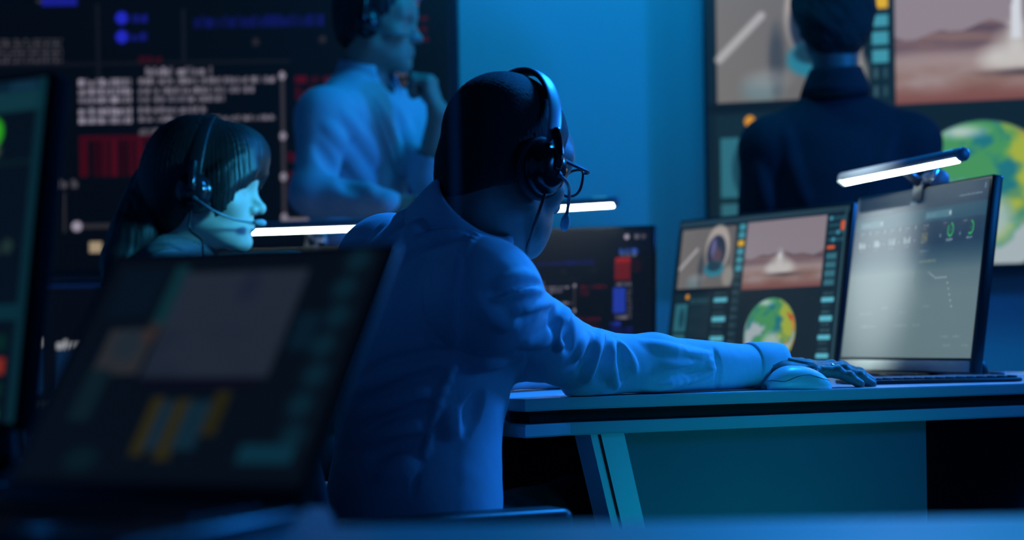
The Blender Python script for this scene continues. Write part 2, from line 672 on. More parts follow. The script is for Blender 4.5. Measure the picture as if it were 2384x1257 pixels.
def hand_prims(F, side, bends, spread=1.0, thumb=None, scale=1.0):
    """F: origin wrist, x towards the fingers, z out of the back of the hand; side=+1 puts the thumb on +y.
    bends: per finger (MCP, PIP, DIP) degrees"""
    base = [(0.092, 0.0285), (0.096, 0.009), (0.091, -0.0105), (0.082, -0.0285)]
    lens = [(0.043, 0.026, 0.022), (0.047, 0.029, 0.023), (0.044, 0.027, 0.023), (0.034, 0.020, 0.020)]
    rad = [0.0104, 0.0108, 0.0104, 0.0094]
    fan = [5, 1, -3, -8]
    pr = []
    joints = []
    for i in range(4):
        b = np.array([base[i][0], base[i][1] * side, 0.0])
        pr.append((F.cap((0.0, base[i][1] * side * 0.55, -0.003), (b[0] - 0.008, b[1], -0.004), 0.0165, 0.0120), 0.014))
    pr.append((F.ell((0.05, 0.0, -0.008), (0.045, 0.036, 0.013)), 0.014))
    for i in range(4):
        b = np.array([base[i][0], base[i][1] * side, 0.0])
        pr.append((F.sph((b[0] - 0.004, b[1], 0.001), 0.0112), 0.008))
        yaw = math.radians(fan[i] * side * spread)
        ang = 0.0
        p = b.copy()
        js = [p.copy()]
        r = rad[i]
        for sgm in range(3):
            ang += math.radians(bends[i][sgm])
            d = np.array([math.cos(ang) * math.cos(yaw), math.cos(ang) * math.sin(yaw), -math.sin(ang)])
            q = p + d * lens[i][sgm]
            pr.append((F.cap(p, q, r, r * 0.92), 0.0035))
            if sgm < 2:
                pr.append((F.sph(q + np.array([0, 0, 0.0012]), r * 1.03), 0.003))
            p = q
            r *= 0.91
            js.append(p.copy())
        joints.append(js)
    th = thumb or [(0.020, 0.024, -0.008), (0.052, 0.050, -0.014), (0.080, 0.060, -0.016), (0.104, 0.062, -0.017)]
    tr_ = [0.0150, 0.0120, 0.0105, 0.0088]
    for i in range(3):
        a, b = th[i], th[i + 1]
        pr.append((F.cap((a[0], a[1] * side, a[2]), (b[0], b[1] * side, b[2]), tr_[i], tr_[i + 1]), 0.012 if i == 0 else 0.005))
    return pr, joints


def bounds(prims, pad=0.03):
    pos = [p for p, k in prims if k >= 0]
    return np.min([p[1] for p in pos], 0) - pad, np.max([p[2] for p in pos], 0) + pad


def volume(prims, h, pad=0.03):
    lo, hi = bounds(prims, pad)
    return Vol(lo, hi, h).many(prims)


def join_q(*ms):
    V, Q, n = [], [], 0
    for v, q in ms:
        V.append(v)
        Q.append(np.asarray(q) + n)
        n += len(v)
    return np.concatenate(V), np.concatenate(Q)


def headset(F, label, cat_group, mic_pts, side=-1, cable=None, band_w=0.011, cups=0.034, accent=None):
    t = thing('headset', label, 'headset', F(0, 0, 0.0), cat_group)
    ph = np.linspace(-0.06, math.pi + 0.06, 41)
    arc = [F(-0.004 + 0.010 * math.sin(a), side * 0.0965 * math.cos(a), 0.026 + 0.1265 * math.sin(a)) for a in ph]
    mesh_obj('headband', *tube(arc, 1.0, 12, flat=(band_w, 0.0022), up=F.R[:, 0]), accent or M['gun'], t)
    pad = [F(-0.004 + 0.010 * math.sin(a), side * 0.0925 * math.cos(a), 0.025 + 0.1235 * math.sin(a)) for a in ph[10:31]]
    mesh_obj('headband_pad', *tube(pad, 1.0, 12, flat=(band_w * 0.9, 0.0032), up=F.R[:, 0]), M['cushion'], t)
    for s in (side, -side):
        fr = (F(-0.004, s * 0.088, -0.002), np.column_stack([F.R[:, 0], F.R[:, 2] * -s, F.R[:, 1] * s]))
        k = cups / 0.034
        cup = mesh_obj('ear_cup', *tr(fr, lathe([(0.001, 0.0265), (0.010 * k, 0.0262), (0.018 * k, 0.0245), (0.0235 * k, 0.020), (0.0245 * k, 0.013),
                                                (0.029 * k, 0.0115), (0.0315 * k, 0.006), (0.0315 * k, -0.001)], 32)), M['blackg'], t)
        mesh_obj('ear_cushion', *tr(fr, lathe([(0.028 * k, 0.002), (0.035 * k, 0.001), (0.0375 * k, -0.004), (0.037 * k, -0.010), (0.032 * k, -0.014), (0.012, -0.013)], 32)), M['cushion'], cup)
        yk = [F(-0.004, s * 0.0985, 0.056), F(-0.004, s * 0.108, 0.038), F(-0.003, s * 0.1155, 0.015), F(-0.003, s * 0.1145, -0.004)]
        mesh_obj('yoke', *tube(spline(yk, 6), np.r_[0.004, np.full(17, 0.0068), 0.004], 12), M['blackg'], t)
    boom = spline(mic_pts, 8)
    b = mesh_obj('microphone_boom', *tube(F.pts(boom), np.r_[np.linspace(0.0055, 0.0042, 5), np.full(len(boom) - 5, 0.0024)], 10), M['gun'], t)
    tip, prev = F.pts(boom)[-1], F.pts(boom)[-3]
    d = unit(tip - prev)
    mesh_obj('microphone', *tube([tip - d * 0.004, tip, tip + d * 0.006, tip + d * 0.014, tip + d * 0.019, tip + d * 0.021],
                                 [0.003, 0.0052, 0.0066, 0.0066, 0.0045, 0.001], 12), M['mic'], b)
    if cable is not None:
        mesh_obj('cable', *tube(spline(cable, 8), 0.0023, 8), M['cable'], t)
    return t


# ------------------------------------------------------------------ screens
class Canvas:
    def __init__(self, w, h, bg):
        self.w, self.h = w, h
        self.a = np.empty((h, w, 3))
        self.a[:] = np.array(bg, float)
        self.u, self.v = np.meshgrid((np.arange(w) + 0.5) / w, (np.arange(h) + 0.5) / h)

    def put(self, m, c, al=1.0):
        m = (m * al)[..., None]
        self.a = self.a * (1 - m) + np.array(c, float) * m

    def rect(self, u0, v0, u1, v1, c, al=1.0):
        self.put(((self.u >= u0) & (self.u < u1) & (self.v >= v0) & (self.v < v1)).astype(float), c, al)

    def ell(self, u, v, ru, rv, c, al=1.0, soft=0.15):
        d = np.sqrt(((self.u - u) / ru) ** 2 + ((self.v - v) / rv) ** 2)
        self.put(np.clip((1 + soft / 2 - d) / soft, 0, 1), c, al)

    def ring(self, u, v, ru, rv, th, c, a0=-4, a1=4):
        d = np.sqrt(((self.u - u) / ru) ** 2 + ((self.v - v) / rv) ** 2)
        an = np.arctan2(self.u - u, self.v - v)
        self.put(((d < 1) & (d > 1 - th) & (an > a0) & (an < a1)).astype(float), c)

    def line(self, u0, v0, u1, v1, th, c, al=1.0):
        asp = self.w / self.h
        x, y = self.u * asp, self.v
        a = np.array([u0 * asp, v0])
        b = np.array([u1 * asp, v1])
        ab = b - a
        t = np.clip(((x - a[0]) * ab[0] + (y - a[1]) * ab[1]) / (ab @ ab), 0, 1)
        d = np.hypot(x - a[0] - t * ab[0], y - a[1] - t * ab[1])
        self.put(np.clip((th - d) / th * 2, 0, 1), c, al)

    def text(self, u0, v0, u1, v1, c, al=1.0, words=True, seed=None):
        """a run of letter-like marks between u0 and u1"""
        r = random.Random(seed if seed is not None else int(u0 * 9173 + v0 * 71993))
        x = u0
        gw = max(1.6 / self.w, (v1 - v0) * 0.5 * self.h / self.w)
        n = 0
        wl = r.randint(3, 8)
        while x < u1:
            if words and n == wl:
                x += gw
                n = 0
                wl = r.randint(2, 9)
                continue
            vv0 = v0 + (v1 - v0) * r.choice((0, 0.0, 0.25))
            self.rect(x, vv0, min(u1, x + gw * 0.8), v1, c, al * r.uniform(0.55, 1.0))
            x += gw
            n += 1

    def lin(self):
        c = np.clip(self.a, 0, 255) / 255
        return np.where(c <= 0.04045, c / 12.92, ((c + 0.055) / 1.055) ** 2.4)


def vnoise(u, v, s, seed):
    r = np.random.default_rng(seed)
    out = np.zeros_like(u)
    for o in range(4):
        for _ in range(6):
            a = r.uniform(0, 6.28)
            k = s * 2 ** o
            out += np.sin((u * math.cos(a) + v * math.sin(a)) * k + r.uniform(0, 6.28) + 1.5 * np.sin(v * k * 0.7 + r.uniform(0, 6))) / (1.8 ** o) / 6
    return out


def mission_ui(w, h, rocket=0.0, dim=1.0):
    c = Canvas(w, h, (17, 34, 42))
    c.rect(0, 0, 1, 0.035, (40, 66, 78))
    # video call panel
    c.rect(0.025, 0.055, 0.365, 0.47, (120, 116, 112))
    g = np.clip((c.u - 0.025) / 0.34, 0, 1)
    c.put(((c.u > 0.025) & (c.u < 0.365) & (c.v > 0.055) & (c.v < 0.47)) * (0.5 * g), (88, 84, 84))
    c.line(0.03, 0.33, 0.13, 0.20, 0.017, (175, 172, 172))
    c.ell(0.26, 0.20, 0.075, 0.16, (176, 166, 160))
    c.ell(0.255, 0.23, 0.060, 0.12, (38, 48, 66))
    c.ell(0.235, 0.20, 0.018, 0.07, (118, 112, 168), 0.8, 0.6)
    c.ell(0.265, 0.26, 0.028, 0.06, (92, 70, 82), 0.9, 0.5)
    c.ell(0.25, 0.345, 0.062, 0.055, (40, 128, 152), 0.95, 0.3)
    c.ell(0.25, 0.325, 0.045, 0.035, (24, 52, 68), 0.9, 0.3)
    c.ell(0.13, 0.43, 0.045, 0.04, (112, 134, 138), 0.9, 0.9)
    c.ell(0.165, 0.34, 0.018, 0.10, (58, 66, 76), 0.8, 0.8)
    c.ell(0.145, 0.40, 0.05, 0.03, (150, 152, 152), 0.5, 1.0)
    c.ell(0.34, 0.40, 0.035, 0.07, (150, 146, 140), 0.9, 0.5)
    c.rect(0, 0.47, 0.375, 0.50, (14, 24, 30))
    # lower left panels
    c.rect(0.02, 0.51, 0.255, 0.98, (22, 42, 50))
    c.ell(0.10, 0.53, 0.012, 0.018, (220, 150, 40))
    for k in range(2):
        c.text(0.12, 0.545 + 0.022 * k, 0.24, 0.557 + 0.022 * k, (70, 130, 145), 0.8)
    c.rect(0.03, 0.58, 0.105, 0.77, (52, 122, 138), 0.85)
    c.ell(0.075, 0.68, 0.018, 0.07, (22, 60, 74), 0.8, 0.5)
    c.rect(0.03, 0.79, 0.105, 0.83, (60, 130, 145), 0.7)
    for k in range(11):
        c.text(0.125, 0.60 + 0.02 * k, 0.245, 0.609 + 0.02 * k, (52, 82, 92), 0.6)
    c.text(0.03, 0.845, 0.09, 0.855, (180, 90, 50), 0.6)
    c.text(0.13, 0.84, 0.19, 0.85, (190, 90, 50), 0.6)
    c.rect(0.03, 0.87, 0.24, 0.97, (30, 48, 56))
    for k in range(4):
        v = 0.545 + 0.132 * k
        c.text(0.275, v - 0.035, 0.345, v - 0.02, (70, 120, 132), 0.6)
        c.rect(0.27, v, 0.352, v + 0.032, (92, 186, 206))
        c.text(0.275, v + 0.05, 0.335, v + 0.065, (80, 120, 130), 0.7)
    # list column
    c.rect(0.378, 0.04, 0.43, 1.0, (18, 40, 48))
    for k in range(17):
        v = 0.05 + 0.056 * k
        if k < 6:
            c.rect(0.384, v, 0.422, v + 0.04, (224, 176, 36) if k == 2 else (74, 170, 190), 1.0 if k == 2 else 0.85)
        else:
            c.rect(0.388, v, 0.398, v + 0.03, (66, 100, 112), 0.8)
            c.rect(0.408, v, 0.418, v + 0.03, (52, 84, 96), 0.8)
    # surface video
    U0, V0, U1, V1 = 0.435, 0.045, 0.885, 0.50
    inn = ((c.u >= U0) & (c.u < U1) & (c.v >= V0) & (c.v < V1)).astype(float)
    su, sv = (c.u - U0) / (U1 - U0), (c.v - V0) / (V1 - V0)
    c.put(inn, (146, 134, 142))
    hz = 0.50 if rocket == 0 else 0.52
    n1 = vnoise(su, sv, 9, 3)
    n2 = vnoise(su * 0.5, sv * 2.2, 16, 5)
    ridge = hz + 0.035 * np.sin(su * 9 + 0.6) + 0.02 * np.sin(su * 23)
    c.put(inn * (sv > ridge), (132, 106, 104))
    c.put(inn * (sv > ridge) * np.clip(0.5 + 0.9 * n2, 0, 1), (92, 76, 88))
    c.put(inn * np.clip((sv - hz - 0.10) * 10, 0, 1), (164, 146, 146))
    c.put(inn * np.clip((sv - hz - 0.18) * 9, 0, 1) * np.clip(0.55 + 0.7 * n1, 0, 1), (132, 98, 86))
    c.put(inn * np.clip((sv - 0.86) * 8, 0, 1), (126, 78, 72))
    pu = 0.46 if rocket == 0 else 0.60
    for du, dv, ru, rv, al in ((0, 0.16, 0.13, 0.17, 0.9), (-0.10, 0.22, 0.10, 0.11, 0.8), (0.11, 0.21, 0.10, 0.12, 0.8), (0, 0.05, 0.055, 0.12, 0.85), (0.02, 0.25, 0.22, 0.07, 0.7)):
        c.put(inn * np.clip(1.15 - np.hypot((su - pu - du) / ru, (sv - hz - dv + 0.02) / rv), 0, 1) * al * 1.4 * (0.9 + 0.25 * n1).clip(0, 0.72), (206, 204, 200))
    c.put(inn * np.clip(1.2 - np.hypot((su - pu - 0.06) / 0.26, (sv - hz - 0.30) / 0.028), 0, 1) * 0.85, (66, 58, 66))
    rt = 0.44 if rocket == 0 else 0.04
    c.put(inn * (np.abs(su - pu) < 0.009 + 0.004 * rocket + 0.010 * np.clip((sv - rt) / 0.4, 0, 1)) * (sv > rt) * (sv < hz + 0.08), (214, 218, 226))
    c.put(inn * (np.abs(su - pu) < 0.009 + 0.008 * rocket) * (sv > rt + 0.12 * rocket) * (sv < rt + 0.05 + 0.18 * rocket), (96, 104, 150), 0.8)
    # globe
    gu, gv, gr = 0.625, 0.795, 0.235
    X = (c.u - gu) * w / h / gr
    Y = (c.v - gv) / gr
    if rocket == 0:
        X = X * 1.0
    d = np.hypot(X, Y)
    body = np.clip((1 - d) * 40, 0, 1)
    c.put(body, (168, 182, 186))
    z = np.sqrt(np.clip(1 - X * X - Y * Y, 0, 1))
    lon = X / (0.25 + z)
    f1 = vnoise(lon, Y, 3.2, 11)
    f2 = vnoise(lon + 3, Y, 5.0, 13)
    land = np.clip((f1 + 0.55 - 0.95 * (Y + 0.15) + 0.35 * X) * 3, 0, 1)
    c.put(body * land, (34, 118, 128))
    c.put(body * land * np.clip(f2 * 4 + 0.5, 0, 1), (72, 150, 92))
    c.put(body * land * np.clip((f1 * 0.8 + X * 0.9 - 0.32) * 3.0, 0, 1), (164, 178, 62))
    c.put(body * land * np.clip((f2 * 1.0 + X * 0.9 - 0.78) * 3.4, 0, 1), (206, 128, 52))
    c.put(body * land * np.clip((f1 + f2 + X * 0.8 - 1.25) * 4, 0, 1), (190, 66, 42))
    c.put(body * np.clip(1.2 - np.hypot((X + 0.25) / 0.34, (Y + 0.86) / 0.10), 0, 1) * 0.9, (206, 216, 220), 0.9)
    c.ell(0.64, 0.86, 0.05, 0.07, (178, 196, 196), 0.8, 0.7)
    # right columns
    c.rect(0.895, 0.04, 0.985, 0.99, (16, 36, 46))
    for i in range(4):
        for k in range(4):
            c.rect(0.90 + 0.021 * i, 0.06 + 0.045 * k, 0.915 + 0.021 * i, 0.085 + 0.045 * k, (82, 176, 200), 0.35 + 0.5 * ((i * 7 + k * 3) % 4 == 0))
    c.rect(0.962, 0.09, 0.982, 0.15, (226, 96, 40))
    c.rect(0.90, 0.245, 0.94, 0.265, (218, 96, 44))
    for k in range(4):
        c.rect(0.90, 0.29 + 0.056 * k, 0.955, 0.333 + 0.056 * k, (52, 112, 128), 0.85)
        c.text(0.903, 0.298 + 0.056 * k, 0.95, 0.325 + 0.056 * k, (84, 152, 166), 0.5)
    for k in range(4):
        v = 0.575 + 0.118 * k
        c.text(0.905, v - 0.035, 0.955, v - 0.018, (84, 140, 150), 0.6)
        c.rect(0.897, v, 0.962, v + 0.030, (96, 192, 212))
        c.text(0.905, v + 0.045, 0.95, v + 0.060, (84, 132, 142), 0.6)
    c.rect(0.982, 0.03, 0.987, 0.98, (60, 104, 116))
    return c.lin() * dim


def code_ui(w, h, k=1.0):
    c = Canvas(w, h, (5, 9, 14))
    wh = np.array((168, 160, 178)) * k
    rd = np.array((92, 8, 26)) * k
    bl = np.array((34, 40, 190)) * k
    c.rect(0, 0, 1, 0.17, (4, 8, 18))
    c.rect(0.19, 0.165, 0.207, 0.175, wh * 0.4)
    c.rect(0.305, 0.18, 0.312, 0.42, (22, 26, 34))
    c.rect(0.472, 0.20, 0.478, 0.37, (22, 26, 34))
    c.rect(0.11, 0.36, 0.68, 0.372, (20, 22, 28))
    c.rect(0.20, 0.14, 0.27, 0.185, bl * 0.8)
    for i, v in enumerate((0.225, 0.283)):
        c.ell(0.355, v, 0.012, 0.02, bl * 1.1)
        c.text(0.365, v - 0.012, 0.415, v + 0.014, bl * 0.7)
    c.text(0.495, 0.222, 0.75, 0.258, bl * 0.55, words=False)
    for kk in range(6):
        c.text(0.00, 0.285 + 0.013 * kk, 0.24, 0.294 + 0.013 * kk, wh * 0.5)
    c.text(0.385, 0.345, 0.43, 0.362, rd * 0.8)
    c.text(0.40, 0.378, 0.53, 0.402, wh * 0.9)
    for i, (a, b) in enumerate(((0.27, 0.65), (0.27, 0.61), (0.27, 0.56), (0.27, 0.52), (0.27, 0.65))):
        v = 0.412 + 0.0275 * i + (0.006 if i > 2 else 0)
        c.text(a, v, 0.372, v + 0.020, wh, words=False)
        c.text(0.385, v, b, v + 0.018, wh * 0.85)
    c.text(0.385, 0.565, 0.53, 0.585, wh * 0.8)
    c.rect(0.27, 0.585, 0.285, 0.71, rd * 0.7)
    for i in range(9):
        c.rect(0.296 + 0.017 * i, 0.585, 0.309 + 0.017 * i, 0.71, rd * (0.45 + 0.2 * (i % 3)))
    c.rect(0.28, 0.585, 0.45, 0.60, rd * 0.7)
    for i in range(5):
        c.text(0.44, 0.61 + 0.02 * i, 0.62, 0.62 + 0.02 * i, rd * 0.35)
    # scroll bar with knobs
    c.rect(0.661, 0.40, 0.669, 0.86, wh * 0.35)
    for v in (0.41, 0.595, 0.72, 0.845):
        c.ell(0.665, v, 0.006, 0.013, wh * 0.9)
    c.text(0.22, 0.72, 0.265, 0.745, wh * 0.6)
    c.rect(0.235, 0.76, 0.24, 0.88, wh * 0.3)
    c.rect(0.26, 0.855, 0.60, 0.872, wh * 0.3)
    c.ell(0.262, 0.863, 0.010, 0.016, wh)
    c.rect(0.285, 0.91, 0.31, 0.945, np.array((180, 160, 130)) * k)
    # right part
    c.text(0.69, 0.41, 0.80, 0.435, rd)
    c.text(0.69, 0.445, 0.725, 0.485, rd * 0.8)
    c.text(0.675, 0.645, 0.775, 0.675, rd)
    for i in range(4):
        c.text(0.672, 0.705 + 0.022 * i, 0.765, 0.72 + 0.022 * i, rd * 0.85)
    c.rect(0.66, 0.848, 0.775, 0.868, wh * 0.75)
    c.ell(0.775, 0.82, 0.008, 0.018, wh * 0.5)
    c.ell(0.800, 0.89, 0.012, 0.03, np.array((60, 170, 230)) * k)
    c.text(0.82, 0.88, 0.85, 0.90, wh * 0.6)
    c.ell(0.745, 0.30, 0.007, 0.012, wh * 0.25)
    c.ell(0.615, 0.305, 0.007, 0.012, wh * 0.25)
    for u, g in ((0.89, 1.0), (0.933, 0.6), (0.962, 0.45)):
        c.ell(u, 0.06, 0.011, 0.02, wh * g)
    c.text(0.86, 0.15, 0.937, 0.185, np.array((56, 100, 205)) * k, words=False)
    c.text(0.862, 0.188, 0.93, 0.203, wh * 0.8)
    c.rect(0.842, 0.215, 0.907, 0.25, np.array((160, 28, 26)) * k)
    c.rect(0.838, 0.25, 0.905, 0.375, np.array((108, 22, 24)) * k)
    for i in range(3):
        c.text(0.91, 0.235 + 0.03 * i, 0.95, 0.25 + 0.03 * i, rd * 0.7)
    c.text(0.845, 0.395, 0.91, 0.42, wh * 0.85)
    c.rect(0.832, 0.435, 0.885, 0.62, np.array((36, 62, 176)) * k)
    for i in range(8):
        c.text(0.895, 0.43 + 0.026 * i, 0.915, 0.445 + 0.026 * i, wh * 0.6)
    c.text(0.845, 0.635, 0.91, 0.66, wh * 0.85)
    c.text(0.82, 0.68, 0.87, 0.71, np.array((40, 56, 190)) * k)
    for i in range(3):
        c.text(0.82, 0.72 + 0.025 * i, 0.92, 0.738 + 0.025 * i, np.array((24, 28, 120)) * k)
    c.ell(0.905, 0.94, 0.008, 0.018, wh * 0.5)
    return c.lin()


def dashboard_ui(w, h):
    c = Canvas(w, h, (16, 52, 72))
    lt = (150, 172, 180)
    c.rect(0, 0, 1, 0.115, (11, 40, 60))
    c.text(0.44, 0.062, 0.49, 0.082, (110, 136, 148), words=False)
    c.text(0.03, 0.098, 0.30, 0.108, (96, 130, 140), 0.7)
    c.text(0.80, 0.068, 0.96, 0.078, lt, 0.9)
    c.rect(0.975, 0.02, 0.978, 0.05, lt)
    c.rect(0, 0.12, 1, 0.205, (23, 72, 88))
    c.rect(0.05, 0.15, 0.24, 0.19, (66, 108, 122))
    c.text(0.06, 0.165, 0.13, 0.18, (120, 150, 160), 0.6)
    c.ell(0.225, 0.17, 0.005, 0.012, (170, 190, 195))
    c.rect(0.57, 0.14, 0.76, 0.185, (66, 112, 126))
    c.text(0.58, 0.155, 0.65, 0.17, (120, 155, 165), 0.6)
    c.ell(0.75, 0.162, 0.005, 0.012, (210, 220, 220))
    c.rect(0.03, 0.205, 0.53, 0.36, (15, 48, 68))
    c.rect(0.545, 0.20, 0.97, 0.335, (12, 44, 64))
    for i in range(4):
        u = 0.055 + 0.122 * i
        c.text(u, 0.215, u + 0.035, 0.228, (120, 145, 155), 0.8)
        c.text(u, 0.233, u + 0.025, 0.243, (110, 135, 145), 0.6)
        c.text(u, 0.275, u + 0.05, 0.315, (166, 184, 190), words=False)
        c.text(u + 0.005, 0.328, u + 0.04, 0.338, (120, 145, 155), 0.8)
        c.ell(u + 0.083, 0.222, 0.005, 0.013, (140, 165, 172), 0.8)
        c.ell(u + 0.083, 0.30, 0.004, 0.008, (130, 155, 165), 0.8)
    c.text(0.56, 0.215, 0.60, 0.225, (150, 165, 170))
    c.text(0.56, 0.232, 0.585, 0.243, (150, 96, 60), 0.8)
    for i in range(5):
        c.text(0.557, 0.262 + 0.013 * i, 0.60, 0.270 + 0.013 * i, (186, 168, 70) if i < 4 else (150, 165, 170), 0.8)
    for u in (0.765, 0.905):
        c.ring(u, 0.262, 0.022, 0.042, 0.3, (40, 168, 70), -2.7 if u < 0.8 else -0.4, 4)
        c.ell(u, 0.262, 0.004, 0.008, (40, 120, 60))
        c.text(u - 0.022, 0.312, u + 0.022, 0.322, lt)
        c.text(u - 0.02, 0.325, u + 0.012, 0.331, lt, 0.6)
        c.text(u - 0.055, 0.215, u - 0.028, 0.225, (150, 165, 170), 0.9)
        c.text(u - 0.055, 0.232, u - 0.04, 0.240, (150, 96, 60), 0.7)
        c.ell(u - 0.07, 0.29, 0.004, 0.01, lt, 0.8)
    c.rect(0.835, 0.21, 0.838, 0.33, (20, 60, 76))
    # pale page below the header
    pg = np.clip((c.v - 0.33) / 0.16, 0, 1) ** 1.3
    c.put(pg, (104, 126, 128))
    c.put((c.u > 0.545) * pg * np.clip((0.62 - c.v) / 0.25, 0, 1) * 0.45, (44, 76, 86))
    c.rect(0.537, 0.35, 0.541, 0.56, (60, 96, 106), 0.7)
    c.text(0.555, 0.365, 0.62, 0.376, (120, 146, 152), 0.8)
    c.text(0.555, 0.385, 0.59, 0.393, (130, 110, 96), 0.7)
    c.text(0.555, 0.425, 0.68, 0.44, (140, 150, 130), 0.8)
    for i in range(13):
        u = 0.64 + 0.018 * i
        v = 0.50 + 0.035 * min(1, i / 3) + (0 if i < 8 else 0.034 * (i - 7))
        c.ell(u if i < 8 else 0.784 + 0.011 * (i - 8), v, 0.004, 0.005, (190, 205, 205), 0.9)
    for v, us in ((0.69, (0.30, 0.62)), (0.72, (0.12, 0.18, 0.45)), (0.80, (0.14, 0.17, 0.22, 0.42, 0.46, 0.56)), (0.87, (0.78, 0.86)), (0.92, (0.80, 0.93))):
        for u in us:
            c.text(u, v, u + 0.05, v + 0.012, (138, 158, 158), 0.7)
    return c.lin()


def laptop_ui(w, h):
    c = Canvas(w, h, (6, 12, 20))
    c.rect(0.02, 0.03, 0.98, 0.97, (7, 15, 24))
    c.rect(0.30, 0.085, 0.755, 0.555, (36, 44, 58))
    c.put((c.u > 0.30) * (c.u < 0.755) * (c.v > 0.34) * (c.v < 0.555) * np.clip(vnoise(c.u, c.v, 12, 4) + 0.1, 0, 1) * 0.6, (24, 34, 48))
    c.ell(0.56, 0.16, 0.03, 0.06, (26, 34, 54), 0.8, 0.8)
    c.rect(0.255, 0.05, 0.305, 0.33, (14, 48, 56))
    c.rect(0.06, 0.06, 0.23, 0.28, (8, 20, 32))
    c.rect(0.11, 0.345, 0.28, 0.54, (44, 46, 50))
    c.ell(0.20, 0.41, 0.05, 0.07, (32, 44, 54), 0.9, 0.6)
    c.ell(0.27, 0.36, 0.03, 0.05, (58, 44, 42), 0.7, 0.8)
    c.rect(0.10, 0.52, 0.18, 0.74, (14, 32, 40))
    c.rect(0.31, 0.555, 0.72, 0.60, (12, 10, 24))
    for u0, u1, v0, v1, col in ((0.385, 0.43, 0.64, 0.88, (46, 42, 14)), (0.425, 0.47, 0.66, 0.86, (18, 42, 58)), (0.47, 0.53, 0.65, 0.90, (44, 41, 15)), (0.52, 0.60, 0.66, 0.86, (17, 42, 56)), (0.60, 0.655, 0.62, 0.80, (38, 36, 13))):
        c.rect(u0, v0, u1, v1, col)
    for i in range(7):
        v = 0.05 + 0.125 * i
        c.ell(0.915 - 0.012 * (i % 2), v, 0.04, 0.05, (12, 44, 58), 0.85, 1.0)
    c.rect(0.78, 0.28, 0.86, 0.44, (9, 30, 44))
    c.rect(0.76, 0.83, 0.94, 0.91, (12, 50, 66))
    c.ell(0.22, 0.9, 0.06, 0.05, (10, 34, 42), 0.8, 0.8)
    return c.lin()


def side_ui(w, h):
    c = Canvas(w, h, (9, 19, 22))
    tl = (14, 58, 68)
    c.rect(0, 0, 1, 0.03, (14, 40, 58))
    c.text(0.3, 0.006, 0.95, 0.028, (32, 78, 104), 0.8)
    c.rect(0, 0.03, 1, 0.09, (22, 68, 76))
    c.rect(0.86, 0.0, 1.0, 1.0, tl, 0.85)
    c.ell(0.05, 0.15, 0.20, 0.045, (62, 214, 22), 1, 0.25)
    c.ell(-0.02, 0.15, 0.11, 0.022, (14, 60, 12), 1, 0.25)
    c.ell(0.03, 0.205, 0.18, 0.025, (122, 156, 112), 0.8, 0.8)
    c.rect(0, 0.235, 0.86, 0.25, (16, 36, 38))
    for u, v in ((0.55, 0.49), (0.28, 0.505), (0.05, 0.53)):
        c.ell(u, v, 0.11, 0.022, (44, 66, 58), 1, 0.8)
    c.rect(0, 0.66, 0.9, 0.705, (14, 56, 66))
    for v, col in ((0.745, (10, 48, 34)), (0.815, (164, 52, 26)), (0.88, (10, 50, 34)), (0.94, (10, 44, 34))):
        c.rect(0.0, v, 0.72, v + 0.045, col)
    c.rect(0, 0.965, 0.66, 0.995, (30, 140, 92))
    return c.lin()


def lower_ui(w, h):
    c = Canvas(w, h, (6, 10, 18))
    c.rect(0, 0, 1, 0.012, (10, 40, 96))
    c.text(0.10, -0.01, 0.20, 0.0, (120, 130, 150))
    for i, (v, hgt) in enumerate(((0.38, 0.3), (0.385, 0.3), (0.405, 0.26), (0.44, 0.2))):
        u = 0.05 + 0.085 * i
        c.rect(u, v + 0.045, u + 0.055, v + 0.05 + hgt, (12, 40, 74))
        c.text(u, v - 0.03, u + 0.055, v + 0.035, (196, 200, 206), words=False)
    for i in range(3):
        c.text(0.06 + 0.02 * i, 0.84 - 0.02 * i, 0.26, 0.85 - 0.02 * i, (60, 68, 80))
    return c.lin()


def screen_grid(name, BL, ex, ez, w, h, img, m, parent):
    """a w x h display surface; img rows run from the top"""
    H, W = img.shape[:2]
    us = np.linspace(0, w, W + 1)
    vs_ = np.linspace(0, h, H + 1)
    U, Vv = np.meshgrid(us, vs_)
    V = BL + U[..., None] * ex + Vv[..., None] * ez
    V = V.reshape(-1, 3)
    i = np.arange(H * (W + 1)).reshape(H, W + 1)[:, :-1].ravel()
    Q = np.stack([i, i + 1, i + W + 2, i + W + 1], 1)
    o = fast_mesh(name, V, Q, m, parent, smooth=False)
    pad = np.pad(img[::-1], ((0, 1), (0, 1), (0, 0)), mode='edge')
    col = np.ones((len(V), 4), np.float32)
    col[:, :3] = pad.reshape(-1, 3)
    at = o.data.color_attributes.new('content', 'FLOAT_COLOR', 'POINT')
    at.data.foreach_set('color', col.ravel())
    return o


